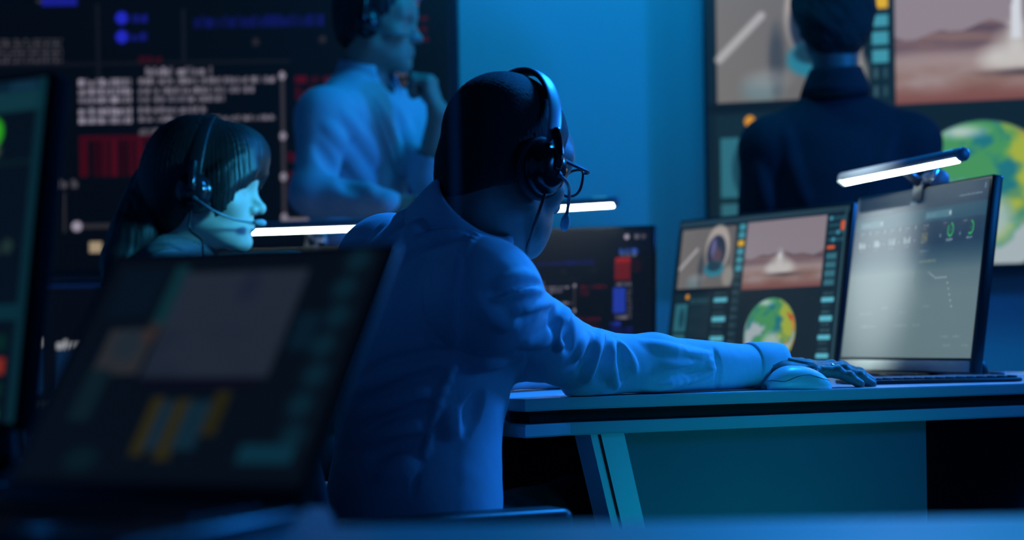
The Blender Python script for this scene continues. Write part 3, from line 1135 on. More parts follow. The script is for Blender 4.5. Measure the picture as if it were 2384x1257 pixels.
def monitor(label, BL, BR, h, tilt, img, strength, base_z, group=None, chin=0.0, bez=0.007, thick=0.022, stand=True, rough=0.35, base=0.01, name='monitor', cat='monitor', stand_x=0.5, shell='bezel'):
    BL = np.asarray(BL, float)
    BR = np.asarray(BR, float)
    ex = unit(BR - BL)
    w = np.linalg.norm(BR - BL)
    up = np.array([0, 0, 1.0])
    nh = unit(np.cross(ex, up))          # towards the viewer
    t = math.radians(tilt)
    ez = up * math.cos(t) - nh * math.sin(t)
    ez = unit(ez - ex * (ez @ ex))
    n = np.cross(ex, ez)
    mid = (BL + BR) / 2
    root = thing(name, label, cat, (mid[0] - nh[0] * 0.10, mid[1] - nh[1] * 0.10, base_z), group)
    fr = (BL, np.column_stack([ex, -n, ez]))   # local x right, y into the panel, z up
    mesh_obj('housing', *tr(fr, box((w / 2, thick / 2, h / 2), (w, thick, h), 0.004)), M[shell], root)
    mesh_obj('rear_bulge', *tr(fr, box((w / 2, thick + 0.014, h * 0.45), (w * 0.62, 0.032, h * 0.6), 0.012)), M['black'], root)
    s = screen_grid('screen', BL + ex * bez + ez * (bez + chin) + n * 0.0012, ex, ez, w - 2 * bez, h - 2 * bez - chin, img,
                    screen_mat('screen_glow_' + name, strength, rough, base), root)
    if chin:
        mesh_obj('chin_strip', *tr(fr, box((w / 2, -0.0008, bez * 0.4 + chin / 2), (w - 2 * bez, 0.004, chin - 0.002), 0.001)), M['chin'], root)
    if stand:
        c = BL + ex * w * stand_x
        nb = c - n * (thick + 0.03) + ez * h * 0.42
        foot = np.array([c[0] - nh[0] * 0.105, c[1] - nh[1] * 0.105, base_z + 0.012])
        mesh_obj('stand_neck', *tube(spline([nb, nb * 0.5 + foot * 0.5 - nh * 0.01, foot], 6), 1.0, 12, flat=(0.014, 0.03), up=nh), M['black'], root)
        fr2 = (np.array([foot[0] + nh[0] * 0.045, foot[1] + nh[1] * 0.045, base_z]), np.column_stack([ex, -nh, up]))
        mesh_obj('stand_base', *tr(fr2, box((0, 0, 0.006), (0.24, 0.19, 0.012), 0.005)), M['blackg'], root)
    return root, (BL, ex, ez, n, w, h)


def light_bar(label, fr, u, length, lift, out, group='monitor light bars', r=0.0130, swing=0.0, counter=True):
    BL, ex, ez, n, w, h = fr
    c = BL + ex * (u * w) + ez * (h + lift) + n * out
    root = thing('monitor_light_bar', label, 'lamp', BL + ex * (u * w) + ez * h, group)
    ax = unit(ex * math.cos(swing) + n * math.sin(swing))
    a, b = c - ax * length / 2, c + ax * length / 2
    mesh_obj('lamp_housing', *tube([a, a + ax * 0.001, a + ax * 0.004, b - ax * 0.004, b - ax * 0.001, b], [r * 0.7, r * 0.9, r, r, r * 0.9, r * 0.7], 20), M['barblue'], root)
    dn = unit(-ez * 0.90 + n * 0.43)
    fr2 = (c + dn * (r * 0.62), np.column_stack([ax, unit(np.cross(dn, ax)), dn]))
    mesh_obj('diffuser', *tr(fr2, box((0.004, 0, 0.0035), (length - 0.030, r * 0.92, 0.006), 0.0015)), M['lamp'], root)
    mesh_obj('diffuser_end', *tr(fr2, box((-length / 2 + 0.012, 0, 0.003), (0.014, r * 1.25, 0.005), 0.0015)), M['lampend'], root)
    up2 = unit(ez * 0.75 + n * 0.65)
    fr3 = (c + up2 * (r * 0.97) + ax * (length / 2 - 0.045), np.column_stack([ax, unit(np.cross(up2, ax)), up2]))
    mesh_obj('touch_indicator', *tr(fr3, box((0, 0, 0), (0.034, 0.003, 0.001))), M['lampin'], root)
    top = BL + ex * (u * w) + ez * h
    frc = (top, np.column_stack([ex, -n, ez]))
    lip = tr(frc, box((0, -0.004, -0.012), (0.034, 0.006, 0.034), 0.002))
    bridge = tr(frc, box((0, 0.010, 0.006), (0.036, 0.034, 0.008), 0.003))
    arm = tube([top + ez * 0.008 + n * 0.004, c - n * 0.002], [0.010, 0.008], 12)
    mesh_obj('clamp', *join(lip, bridge, arm), M['gun'], root)
    if counter:
        cw = [top - n * 0.028 + ez * 0.016 - ex * 0.022, top - n * 0.028 + ez * 0.016 + ex * 0.026]
        mesh_obj('counterweight', *tube([cw[0], cw[0] + ex * 0.002, cw[1] - ex * 0.002, cw[1]], [0.016, 0.019, 0.019, 0.016], 20), M['barblue'], root)
        k0 = top - n * 0.012 + ez * 0.003 + ex * 0.024
        mesh_obj('hinge_bracket', *tube([k0, k0 + ez * 0.014, k0 + ez * 0.03 - n * 0.004], [0.006, 0.0022, 0.006], 8), M['silver'], root)
    return root

# ------------------------------------------------------------------ room
RX0, RX1, RY0, RY1, RZ = -2.8, 2.9, -0.8, 5.32, 2.8
th = 0.1
AW = np.array([0.45, RY1])                      # where the back wall turns
ad = np.array([math.cos(math.radians(15)), -math.sin(math.radians(15))])
AE = AW + ad * ((RX1 - AW[0]) / ad[0])
struct(mesh_obj('floor', *prism([(RX0 - th, RY0 - th), (RX1 + th, RY0 - th), (RX1 + th, RY1 + th), (RX0 - th, RY1 + th)], -0.1, 0.0), M['floor'], smooth=False))
struct(mesh_obj('ceiling', *prism([(RX0 - th, RY0 - th), (RX1 + th, RY0 - th), (RX1 + th, RY1 + th), (RX0 - th, RY1 + th)], RZ, RZ + 0.1), M['ceil'], smooth=False))
struct(mesh_obj('wall_back', *prism([(RX0, RY1), (AW[0], AW[1]), (AW[0], AW[1] + th), (RX0, RY1 + th)], 0, RZ), M['wall'], smooth=False))
an = np.array([-ad[1], ad[0]])
struct(mesh_obj('wall_right', *prism([tuple(AW), tuple(AE), tuple(AE + an * th), tuple(AW + an * th)], 0, RZ), M['wall'], smooth=False))
struct(mesh_obj('wall_side_right', *prism([(RX1, RY0), (RX1 + th, RY0), (RX1 + th, AE[1] + th), (RX1, AE[1])], 0, RZ), M['wall'], smooth=False))
struct(mesh_obj('wall_left', *prism([(RX0 - th, RY0), (RX0, RY0), (RX0, RY1), (RX0 - th, RY1)], 0, RZ), M['wall'], smooth=False))
struct(mesh_obj('wall_front', *prism([(RX0, RY0 - th), (RX1, RY0 - th), (RX1, RY0), (RX0, RY0)], 0, RZ), M['wall'], smooth=False))


# wall displays -----------------------------------------------------
def wall_display(label, BL, BR, h, img, strength, group=None):
    ex = unit(np.array(BR) - np.array(BL))
    w = np.linalg.norm(np.array(BR) - np.array(BL))
    up = np.array([0, 0, 1.0])
    n = unit(np.cross(ex, up))
    c = (np.array(BL) + np.array(BR)) / 2
    root = thing('wall_display', label, 'screen', c - n * 0.04, group)
    fr = (np.array(BL, float), np.column_stack([ex, -n, up]))
    b = 0.012
    bars = [box((w / 2, 0.03, b / 2), (w, 0.06, b), 0.002), box((w / 2, 0.03, h - b / 2), (w, 0.06, b), 0.002),
            box((b / 2, 0.03, h / 2), (b, 0.06, h - 2 * b), 0.002), box((w - b / 2, 0.03, h / 2), (b, 0.06, h - 2 * b), 0.002)]
    mesh_obj('frame', *tr(fr, join(*bars)), M['tvframe'], root)
    mesh_obj('back_panel', *tr(fr, box((w / 2, 0.035, h / 2), (w - 0.024, 0.04, h - 0.024))), M['black'], root)
    screen_grid('screen', np.array(BL) + ex * b + up * b + n * -0.006, ex, up, w - 2 * b, h - 2 * b, img, screen_mat('screen_glow_wall', strength, 0.5, 0.006), root)
    return root


zb = 1.05
wall_display('large black wall display of code text behind the standing man', (-1.748, 5.25, zb), (-0.150, 5.25, zb), 1.02, code_ui(420, 270, 1.0), 0.74, 'wall displays')
wall_display('dark wall display with small blue bars low at the far left', (-1.748, 5.25, 0.56), (-0.150, 5.25, 0.56), 0.47, lower_ui(300, 110), 0.8, 'wall displays')
tb = np.array([0.585, 5.15, 1.015])
wall_display('large wall display showing a launching rocket and a coloured globe', tb, tb + np.array([ad[0], ad[1], 0]) * 1.29, 0.97, mission_ui(330, 250, rocket=1.0), 0.92, 'wall displays')

# ------------------------------------------------------------------ desk
DZ = 0.74
DESK = [(-0.026, 2.48), (0.0168, 2.40), (0.082, 2.457), (1.35, 3.075), (1.28, 3.5), (1.0, 3.75), (0.85, 4.12), (0.55, 4.40), (0.3, 4.42), (-0.8, 4.42), (-0.8, 3.95), (-0.28, 3.85), (-0.12, 3.2), (-0.05, 2.75)]


def inset(poly, d):
    n = len(poly)
    out = []
    for i in range(n):
        p, a, b = (np.array(poly[j % n]) for j in (i, i - 1, i + 1))
        n1 = unit(np.array([-(p - a)[1], (p - a)[0]]))
        n2 = unit(np.array([-(b - p)[1], (b - p)[0]]))
        m = n1 + n2
        m = m / max(0.25, (m @ n1))
        out.append(tuple(p + m * d))
    return out


desk = thing('desk', 'white double slab control desk holding the row of monitors', 'desk', (0.4, 3.2, 0))
mesh_obj('desktop', *prism(DESK, DZ - 0.0175, DZ, 0.002), M['desk'], desk, smooth=False)
mesh_obj('spacer', *prism(inset(DESK, 0.022), DZ - 0.0365, DZ - 0.0172), M['deskdark'], desk, smooth=False)
mesh_obj('lower_shelf', *prism(DESK, DZ - 0.0545, DZ - 0.0363, 0.002), M['desk'], desk, smooth=False)
e2 = unit((1.268, 0.618))
n2 = np.array([-e2[1], e2[0]])
E3 = np.array([e2[0], e2[1], 0])
N3 = np.array([n2[0], n2[1], 0])
zt = DZ - 0.0545


def slanted_leg(p, lean, w=0.056, d=0.05):
    p = np.array([p[0], p[1], 0])
    V = []
    for z, o in ((zt, 0.0), (0.0, lean)):
        for a, b in ((0, 0), (1, 0), (1, 1), (0, 1)):
            k = 1.0 if z > 0 else 0.9
            V.append(p + E3 * (a * w * k + o) + N3 * b * d + np.array([0, 0, z]))
    body = (np.array(V), [(0, 1, 2, 3), (7, 6, 5, 4), (0, 4, 5, 1), (1, 5, 6, 2), (2, 6, 7, 3), (3, 7, 4, 0)])
    G = []
    for z, o in ((zt - 0.001, 0.0), (0.002, lean)):
        for a, b in ((0.22, -0.002), (0.29, -0.002), (0.29, 0.004), (0.22, 0.004)):
            k = 1.0 if z > 0.1 else 0.9
            G.append(p + E3 * (a * w * k + o) + N3 * b + np.array([0, 0, z]))
    return body, (np.array(G), body[1])


p0 = P(1362, 1010, 2.50)
lg, gr = slanted_leg((p0[0] - N3[0] * 0.016, p0[1] - N3[1] * 0.016), 0.17)
lo = mesh_obj('leg', *lg, M['leg'], desk, smooth=False)
mesh_obj('groove', *gr, M['deskdark'], lo, smooth=False)
for q in ((1.05, 3.62), (-0.7, 4.25), (0.25, 4.2)):
    mesh_obj('leg', *slanted_leg(q, -0.08)[0], M['leg'], desk, smooth=False)
pa = np.array([0.150, 2.536])
pb = pa + e2 * 0.70
fr = (np.array([pa[0], pa[1], 0]), np.column_stack([E3, N3, (0, 0, 1)]))
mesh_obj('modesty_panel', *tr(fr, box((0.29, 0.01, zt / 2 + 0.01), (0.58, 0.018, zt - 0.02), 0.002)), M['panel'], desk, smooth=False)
mesh_obj('underdesk_shade_sheet', *tr(fr, box((0.66, 0.52, zt / 2 + 0.01), (1.32, 0.018, zt - 0.02), 0.002)), M['deskdark'], desk, smooth=False)  # added near-black sheet standing in for the shade under the desk

# ------------------------------------------------------------------ desk monitors
BZ = DZ


def flat(p, z):
    return np.array([p[0], p[1], z])


BRc, BLc = flat(P(2262, 884, 3.06), 0.751), flat(P(1952, 875, 3.55), 0.751)
mC, fC = monitor('black monitor with a pale grey dashboard page on the right of the desk', BLc, BRc, 0.362, 8.0, dashboard_ui(460, 300), 0.84, BZ, 'desk monitors', chin=0.022, rough=0.5, base=0.08)
fC_root = mC
mesh_obj('power_cable', *tube(spline([P(2268, 700, 3.20), P(2277, 770, 3.22), P(2279, 830, 3.22), P(2283, 862, 3.22), P(2292, 893, 3.20)], 8), 0.0035, 8), M['cable'], mC)
mesh_obj('data_cable', *tube(spline([P(2240, 805, 3.24), P(2268, 826, 3.22), P(2284, 850, 3.20), P(2294, 878, 3.20), P(2299, 894, 3.19)], 8), 0.0085, 8), M['cable'], mC)
BRb, BLb = flat(P(1948, 858, 3.68), 0.756), flat(P(1545, 845, 4.18), 0.756)
mB, fB = monitor('black monitor showing a surface video and a coloured globe, middle of the desk', BLb, BRb, 0.362, 9.0, mission_ui(380, 240), 0.80, BZ, 'desk monitors', rough=0.4, base=0.03)
BRa = flat(P(1525, 868, 4.08), 0.756)
BLa = BRa + np.array([-0.56, 0.14, 0])
mA, fA = monitor('black monitor of code text with red and blue blocks, behind the seated man', BLa, BRa, 0.345, 7.0, code_ui(340, 210, 0.95), 0.8, BZ, 'desk monitors', rough=0.4, base=0.03)
BRl = flat(P(965, 800, 4.0), 0.752)
BLl = BRl + np.array([-0.50, 0.10, 0])
dim_ui = code_ui(160, 100, 0.28) + np.array(srgb(8, 22, 22))
mL, fL = monitor('dim black monitor under the left light bar, in front of the headset woman', BLl, BRl, 0.305, 6.0, dim_ui, 0.8, BZ, 'desk monitors', rough=0.4, base=0.03)

light_bar('glowing light bar clipped on the right monitor, its metal housing fully visible', fC, 0.50, 0.47, 0.030, 0.050)
light_bar('glowing light bar on the code monitor, beside the seated man\'s headset microphone', fA, 0.47, 0.46, 0.046, 0.045, swing=0.12)
light_bar('glowing light bar between the woman\'s microphone and the seated man\'s shoulder', fL, 0.50, 0.46, 0.042, 0.045, swing=0.03)

# keyboard -----------------------------------------------------------
kfr = frame((0.715, 2.955, DZ), (0.97, 0.24, 0), (0, 0, 1))
kb = thing('keyboard', 'low dark keyboard lying on the desk in front of the right monitor', 'keyboard', (0.715, 2.955, DZ))
mesh_obj('base', *tr(kfr, box((0, 0, 0.004), (0.30, 0.105, 0.007), 0.003)), M['black'], kb)
ks = []
for r_ in range(5):
    for c_ in range(15):
        ks.append(box((-0.136 + c_ * 0.0194, -0.039 + r_ * 0.0195, 0.0095), (0.0158, 0.0158, 0.004), 0.0012, 1))
mesh_obj('keys', *tr(kfr, join(*ks)), M['keycap'], kb)

# mouse --------------------------------------------------------------
mo = np.array([0.443, 2.682, DZ])
mx = unit((0.985, 0.17, 0))
mfr = frame(mo, mx, (0, 0, 1))
ms = thing('computer_mouse', 'white computer mouse at the desk edge in front of the resting hand', 'mouse', mo)


def mouse_shell(z_lo, z_hi, grow=0.0):
    """lofted rounded sections from the back (x<0) to the front (x>0)"""
    V, F = [], []
    xs = np.linspace(-1, 1, 33)
    n = 28
    for i, x in enumerate(xs):
        wd = 0.0305 * (1 - abs(x) ** 3.4) ** 0.5 * (1 - 0.06 * x) + 0.0004
        ht = 0.0375 * (1 - abs((x + 0.18) / 1.18) ** 2.3) ** 0.62 if x > -0.18 else 0.0375 * (1 - abs((x + 0.18) / 0.82) ** 2.0) ** 0.75
        if x > 0.6:
            ht = max(ht, 0.012 * (1 - ((x - 0.6) / 0.4) ** 4) + 0.0004)
        ht = max(ht, 0.0012)
        for j in range(n):
            t = math.pi * j / (n - 1)
            y = -math.cos(t) * wd * (1 - 0.10 * math.sin(t) ** 4)
            z = ht * math.sin(t) ** 0.55
            s = -0.005 * max(0, -x) ** 2 * (1 - z / 0.038)
            V.append((x * 0.0565 - 0.18 * s, y * (1 + grow), z * (1 + grow)))
    for i in range(len(xs) - 1):
        for j in range(n - 1):
            F.append((i * n + j, (i + 1) * n + j, (i + 1) * n + j + 1, i * n + j + 1))
    for i in range(len(xs) - 1):
        F.append((i * n, i * n + n - 1, (i + 1) * n + n - 1, (i + 1) * n))
    return np.array(V), F


mesh_obj('shell', *tr(mfr, mouse_shell(0, 1)), M['mouse'], ms)


def mouse_side(x):
    return 0.0305 * (1 - abs(x) ** 3.4) ** 0.5 * (1 - 0.06 * x)


sv_, sf_ = mouse_shell(0, 1)
grid_ = sv_.reshape(33, 28, 3)
seam = []
for i in range(2, 31):
    x = np.linspace(-1, 1, 33)[i]
    ht = grid_[i, 14, 2]
    fz = 0.012 + 0.0115 * (0.5 + 0.5 * math.tanh((x + 0.28) * 4.2)) + (0.004 * max(0, -x - 0.55) * 3) if x < 0.2 else 0.0235 - 0.013 * (x - 0.2) / 0.8
    z = min(fz, ht * 0.96)
    col = grid_[i, :14]
    k = np.argmin(np.abs(col[:, 2] - z))
    k1 = min(13, k + 1) if col[k, 2] < z else max(0, k - 1)
    a, b = sorted((k, k1))
    t = 0 if col[b, 2] == col[a, 2] else np.clip((z - col[a, 2]) / (col[b, 2] - col[a, 2]), 0, 1)
    seam.append(col[a] * (1 - t) + col[b] * t)
mesh_obj('seam', *tr(mfr, tube(seam, 0.00065, 6)), M['gun'], ms)
wh = tube([(0.030, -0.0035, 0.0255), (0.030, 0.0035, 0.0255)], 0.0065, 16)
mesh_obj('scroll_wheel', *tr(mfr, wh), M['gun'], ms)


# ------------------------------------------------------------------ chairs
def office_chair(label, c, yaw, seat_z=0.46, back_h=0.52, arms=True, fabric='chair', back_off=0.24, back_lean=8, arm_off=0.06, arm_z=0.2, headrest=None):
    root = thing('office_chair', label, 'chair', (c[0], c[1], 0), 'office chairs')
    a = math.radians(yaw)
    R = np.array([[math.cos(a), -math.sin(a), 0], [math.sin(a), math.cos(a), 0], [0, 0, 1]])
    fr = (np.array([c[0], c[1], 0.0]), R)
    mesh_obj('seat', *tr(fr, box((0.0, 0, seat_z - 0.035), (0.48, 0.47, 0.07), 0.03, 3)), M[fabric], root)
    fb = (fr[0] + R @ np.array([-back_off, 0, seat_z + 0.06]), R @ rotm('Y', -back_lean))
    V, F = box((0, 0, back_h / 2), (0.035, 0.44, back_h), 0.016, 3)
    mesh_obj('backrest', *tr(fb, (V, F)), M[fabric], root)
    for s in (-1, 1):
        rail = spline([(-0.02, 0.20 * s, -0.12), (-0.035, 0.215 * s, 0.0), (-0.026, 0.222 * s, back_h * 0.5), (-0.02, 0.205 * s, back_h - 0.02)], 6)
        mesh_obj('back_rail', *tr(fb, tube(rail, 0.010, 10)), M['blackg'], root)
    if arms:
        for s in (-1, 1):
            pad = box((arm_off, 0.275 * s, seat_z + arm_z), (0.30, 0.065, 0.032), 0.013, 3)
            ar = mesh_obj('armrest', *tr(fr, pad), M['chairarm'], root)
            post = tube(spline([(0.05, 0.22 * s, seat_z - 0.05), (0.05, 0.275 * s, seat_z - 0.02), (0.05, 0.28 * s, seat_z + arm_z - 0.02)], 5), 0.018, 10)
            mesh_obj('armrest_post', *tr(fr, post), M['black'], ar)
            kn = (fr[0] + R @ np.array([arm_off - 0.115, 0.3085 * s, seat_z + arm_z - 0.004]), R @ rotm('X', 90 if s < 0 else -90))
            mesh_obj('bolt', *tr(kn, lathe([(0.001, 0.004), (0.005, 0.0035), (0.0065, 0.001), (0.0065, -0.003)], 16)), M['gun'], ar)
            ln = tube([(arm_off - 0.09, 0.309 * s, seat_z + arm_z - 0.002), (arm_off, 0.309 * s, seat_z + arm_z - 0.006)], 0.0014, 6)
            mesh_obj('trim_line', *tr(fr, ln), M['silver'], ar)
    if headrest:
        mesh_obj('headrest', *tr(fb, box((0.0, 0, headrest - 0.07), (0.07, 0.26, 0.14), 0.034, 4)), M['palefab'], root)
        mesh_obj('headrest_post', *tr(fb, tube([(0, 0, back_h - 0.03), (0, 0, headrest - 0.08)], 0.012, 10)), M['black'], root)
    mesh_obj('gas_lift', *tr(fr, tube([(0, 0, 0.07), (0, 0, seat_z - 0.06)], 0.028, 14)), M['black'], root)
    sp = [tube([(0, 0, 0.085), (0.28 * math.cos(k), 0.28 * math.sin(k), 0.062)], [0.026, 0.016], 8) for k in np.arange(5) * 2 * math.pi / 5]
    mesh_obj('star_base', *tr(fr, join(*sp)), M['black'], root)
    for k in np.arange(5) * 2 * math.pi / 5:
        cc = np.array([0.28 * math.cos(k), 0.28 * math.sin(k), 0.028])
        mesh_obj('castor', *tr(fr, tube([cc - [0, 0.02, 0], cc + [0, 0.02, 0]], 0.028, 14)), M['black'], root)
    return root


office_chair('black office chair with armrests under the man in the bright blue shirt', (-0.10, 2.40), 25, seat_z=0.46, back_h=0.33, back_off=0.235, back_lean=11, arm_z=0.135, arm_off=-0.10)
office_chair('dark office chair under the woman with the ponytail', (-0.72, 3.32), 3, seat_z=0.47, back_h=0.30, arms=False, back_off=0.26)
office_chair('empty chair with pale headrest top between the woman and the seated man', (-0.44, 3.86), 62, seat_z=0.45, back_h=0.38, arms=False, back_off=0.20, back_lean=4, headrest=0.51)


# ------------------------------------------------------------------ people
def caps_chain(pts, rs, k=0.02):
    return [(cap(pts[i], pts[i + 1], rs[i], rs[i + 1]), k) for i in range(len(pts) - 1)]


def wrap_lerp(a, b, t):
    return np.asarray(a) * (1 - t) + np.asarray(b) * t


def sleeve_noise(V, amp, scale, seed):
    return amp * noise3(V, scale, seed)


def mesh_normals(V, Q):
    n = np.zeros_like(V)
    a = np.cross(V[Q[:, 2]] - V[Q[:, 0]], V[Q[:, 3]] - V[Q[:, 1]])
    for k in range(4):
        np.add.at(n, Q[:, k], a)
    return n / (np.linalg.norm(n, axis=1)[:, None] + 1e-12)


def displace(V, Q, d):
    return V + mesh_normals(V, Q) * np.asarray(d)[:, None]


def legs_mesh(parent, hip_l, hip_r, knee_l, knee_r, ank_l, ank_r, pelvis, h=0.008, rs=(0.095, 0.068, 0.05)):
    pr = [(pelvis, 0)]
    for hp, kn, an_ in ((hip_l, knee_l, ank_l), (hip_r, knee_r, ank_r)):
        pr += [(cap(hp, kn, rs[0], rs[1]), 0.04), (cap(kn, an_, rs[1], rs[2]), 0.03)]
    V, Q = volume(pr, h).mesh()
    V = displace(V, Q, 0.003 * noise3(V, 40, 3))
    fast_mesh('trousers', V, Q, M['trousers'], parent)
    return pr


def shoe(parent, ank, yaw):
    f = np.array([math.cos(math.radians(yaw)), math.sin(math.radians(yaw)), 0])
    a = np.array([ank[0], ank[1], 0.045])
    pr = [(cap(a - f * 0.05, a + f * 0.03, 0.043, 0.042), 0), (cap(a + f * 0.03, a + f * 0.15 - [0, 0, 0.010], 0.042, 0.032), 0.02)]
    v = volume(pr, 0.006)
    zz = v.lo[2] + v.h * np.arange(v.n[2])
    v.A = np.maximum(v.A, (0.004 - zz)[None, None, :].astype(np.float32))
    V, Q = v.mesh()
    fast_mesh('shoe', V, Q, M['shoe'], parent)


def collar(parent, N, axis, front, r0, r1, h0, drop, m, point=0.03, gap=0.20, thick=0.0035, ry=0.86):
    """folded shirt collar: rises from the neckline to a fold, then falls outside, open at the front"""
    ax = unit(axis)
    fx = unit(np.asarray(front) - ax * (np.asarray(front) @ ax))
    ly = np.cross(ax, fx)
    n = 48
    V, F = [], []
    prof = []
    for i in range(n + 1):
        t = i / n
        ph = gap + t * (2 * math.pi - 2 * gap)          # 0 = front
        fr_ = (1 + math.cos(ph)) / 2                      # 1 at the front, 0 at the back
        hh = h0 * (1 - 0.35 * fr_)
        dr = drop + point * fr_ ** 3
        ring = []
        for r, z, wob in ((r1 - 0.004, hh * 0.2, 0), (r1 - 0.003, hh * 0.9, 0), (r1, hh + 0.002, 0), (r1 + 0.005, hh + 0.0005, 0), (r1 + 0.010, hh * 0.75, 0),
                          (wrap_lerp(r1, r0, 0.6) + 0.012, hh * 0.75 - dr * 0.5, 0), (r0 + 0.014, hh * 0.75 - dr, 0), (r0 + 0.011, hh * 0.75 - dr + 0.001, 0),
                          (wrap_lerp(r1, r0, 0.6) + 0.007, hh * 0.7 - dr * 0.45, 0), (r1 + 0.004, hh * 0.6, 0)):
            ring.append(N + fx * math.cos(ph) * r + ly * math.sin(ph) * r * ry + ax * (z - 0.012 * fr_))
        V += ring
        prof = len(ring)
    for i in range(n):
        for j in range(prof):
            F.append((i * prof + j, (i + 1) * prof + j, (i + 1) * prof + (j + 1) % prof, i * prof + (j + 1) % prof))
    F.append(tuple(range(prof)))
    F.append(tuple(range(n * prof + prof - 1, n * prof - 1, -1)))
    o = mesh_obj('collar', V, F, m, parent)
    return o


# ---- seated man in the bright blue shirt ---------------------------
man = thing('person', 'seated man in a bright blue shirt leaning on the desk, hand beside the mouse', 'person', (-0.10, 2.42, 0))
HF = Frame(P(1172, 396, 2.42), 43, 13, 3, 0.975)
chF = Frame(P(985, 745, 2.42), 36, 20)
abF = Frame(P(985, 960, 2.42), 24, 8)
plF = Frame(P(978, 1190, 2.42), 32, 0)
NB = P(1075, 548, 2.42)
SR, SL = P(1126, 690, 2.27), P(908, 624, 2.56)
ER, WR = np.array([0.115, 2.525, 0.786]), np.array([0.395, 2.722, 0.775])
EL = P(1105, 880, 2.70)
EL[2] = 0.792
WL = np.array([0.070, 2.900, 0.777])


def upper(gr):
    """torso and arms; gr grows (cloth) or shrinks (skin)"""
    g = gr
    pr = [(chF.ell((0, 0, 0), (0.106 + g, 0.150 + g, 0.165 + g)), 0),
          (abF.ell((0, 0, 0), (0.104 + g, 0.136 + g, 0.17 + g)), 0.07),
          (plF.ell((-0.012, 0, -0.01), (0.106 + g, 0.146 + g, 0.14 + g)), 0.06),
          (cap(NB + [-0.005, 0, -0.062], SR + [0, 0, 0.004], 0.046 + g, 0.052 + g), 0.05),
          (cap(NB + [-0.005, 0, -0.062], SL + [0, 0, 0.000], 0.046 + g, 0.050 + g), 0.05),
          (cap(NB + [-0.03, 0, -0.13], NB + [-0.015, 0, -0.055], 0.080 + g, 0.050 + g), 0.05),
          (sph(SR, 0.064 + g), 0.04), (sph(SL, 0.070 + g), 0.04)]
    EM = wrap_lerp(SR, ER, 0.5) + np.array([-0.004, 0, -0.009])
    pr += [(cap(SR, EM, 0.060 + g, 0.051 + g), 0.035), (cap(EM, ER, 0.051 + g, 0.044 + g), 0.02),
           (cap(ER, wrap_lerp(ER, WR, 0.35), 0.045 + g, 0.041 + g), 0.02), (cap(wrap_lerp(ER, WR, 0.35), WR, 0.041 + g, 0.030 + g), 0.02),
           (cap(SL, EL, 0.064 + g, 0.048 + g), 0.035), (cap(EL, WL, 0.046 + g, 0.031 + g), 0.02)]
    return pr


# shirt
sp = upper(0.004)
sv = volume(sp, 0.0029, 0.02)
# desk plane flattens the sleeves resting on it
zz = sv.lo[2] + sv.h * np.arange(sv.n[2])
xx = sv.lo[0] + sv.h * np.arange(sv.n[0])
yy = sv.lo[1] + sv.h * np.arange(sv.n[1])
GX, GY = np.meshgrid(xx, yy, indexing='ij')
over = (GX > 0.0) & (GY > 2.44)
cut = np.where(over[..., None], (DZ + 0.0015 - zz)[None, None, :], -1).astype(np.float32)
sv.A = np.maximum(sv.A, cut)
# the sleeve stops at the wrist, the neck opening is cut, the tail is tucked
ax_ = unit(WR - ER)
for Wp, ax in ((WR, ax_), (WL, unit(WL - EL))):
    sv.op(cap(Wp + ax * 0.030, Wp + ax * 0.10, 0.055), 0.0, 's')
nk = unit(HF(-0.035, 0, -0.07) - NB)
sv.op(cap(NB + nk * 0.02, NB + nk * 0.20, 0.062), 0.004, 's')
D0, D1 = 1.95, 3.1


def Rg(pts, r=0.009, amp=0.004, k=0.012):
    sv.fold(pts, r, amp, D0, D1, False, k)


def Cr(pts, r=0.006, amp=0.004, k=0.009):
    sv.fold(pts, r, amp, D0, D1, True, k)


# elbow folds
Rg([(1402, 772), (1388, 806), (1374, 845), (1366, 885)], 0.009, 0.0085, 0.009)
Rg([(1428, 795), (1420, 830), (1424, 868), (1436, 900)], 0.007, 0.0065, 0.008)
Rg([(1440, 797), (1462, 830), (1478, 862)], 0.006, 0.0050, 0.008)
Cr([(1414, 800), (1400, 840), (1393, 885)], 0.011, 0.007)
Cr([(1384, 790), (1364, 830), (1352, 870)], 0.010, 0.004)
Cr([(1442, 812), (1446, 846), (1452, 880)], 0.008, 0.005)
Rg([(1322, 722), (1308, 748), (1300, 780), (1303, 808)], 0.009, 0.0085, 0.009)
Cr([(1332, 752), (1322, 780), (1325, 814)], 0.010, 0.006)
Cr([(1292, 722), (1284, 752), (1282, 780)], 0.009, 0.004)
Rg([(1376, 775), (1352, 803), (1340, 835)], 0.007, 0.0045, 0.009)
Rg([(1500, 800), (1560, 812), (1640, 826)], 0.006, 0.003)
Rg([(1500, 905), (1560, 895), (1640, 868), (1662, 858)], 0.006, 0.0045, 0.008)
Rg([(1545, 850), (1600, 850), (1660, 842)], 0.005, 0.0032, 0.008)
Cr([(1520, 880), (1590, 868), (1655, 846)], 0.006, 0.004)
Rg([(1395, 905), (1330, 912), (1300, 920)], 0.008, 0.005)
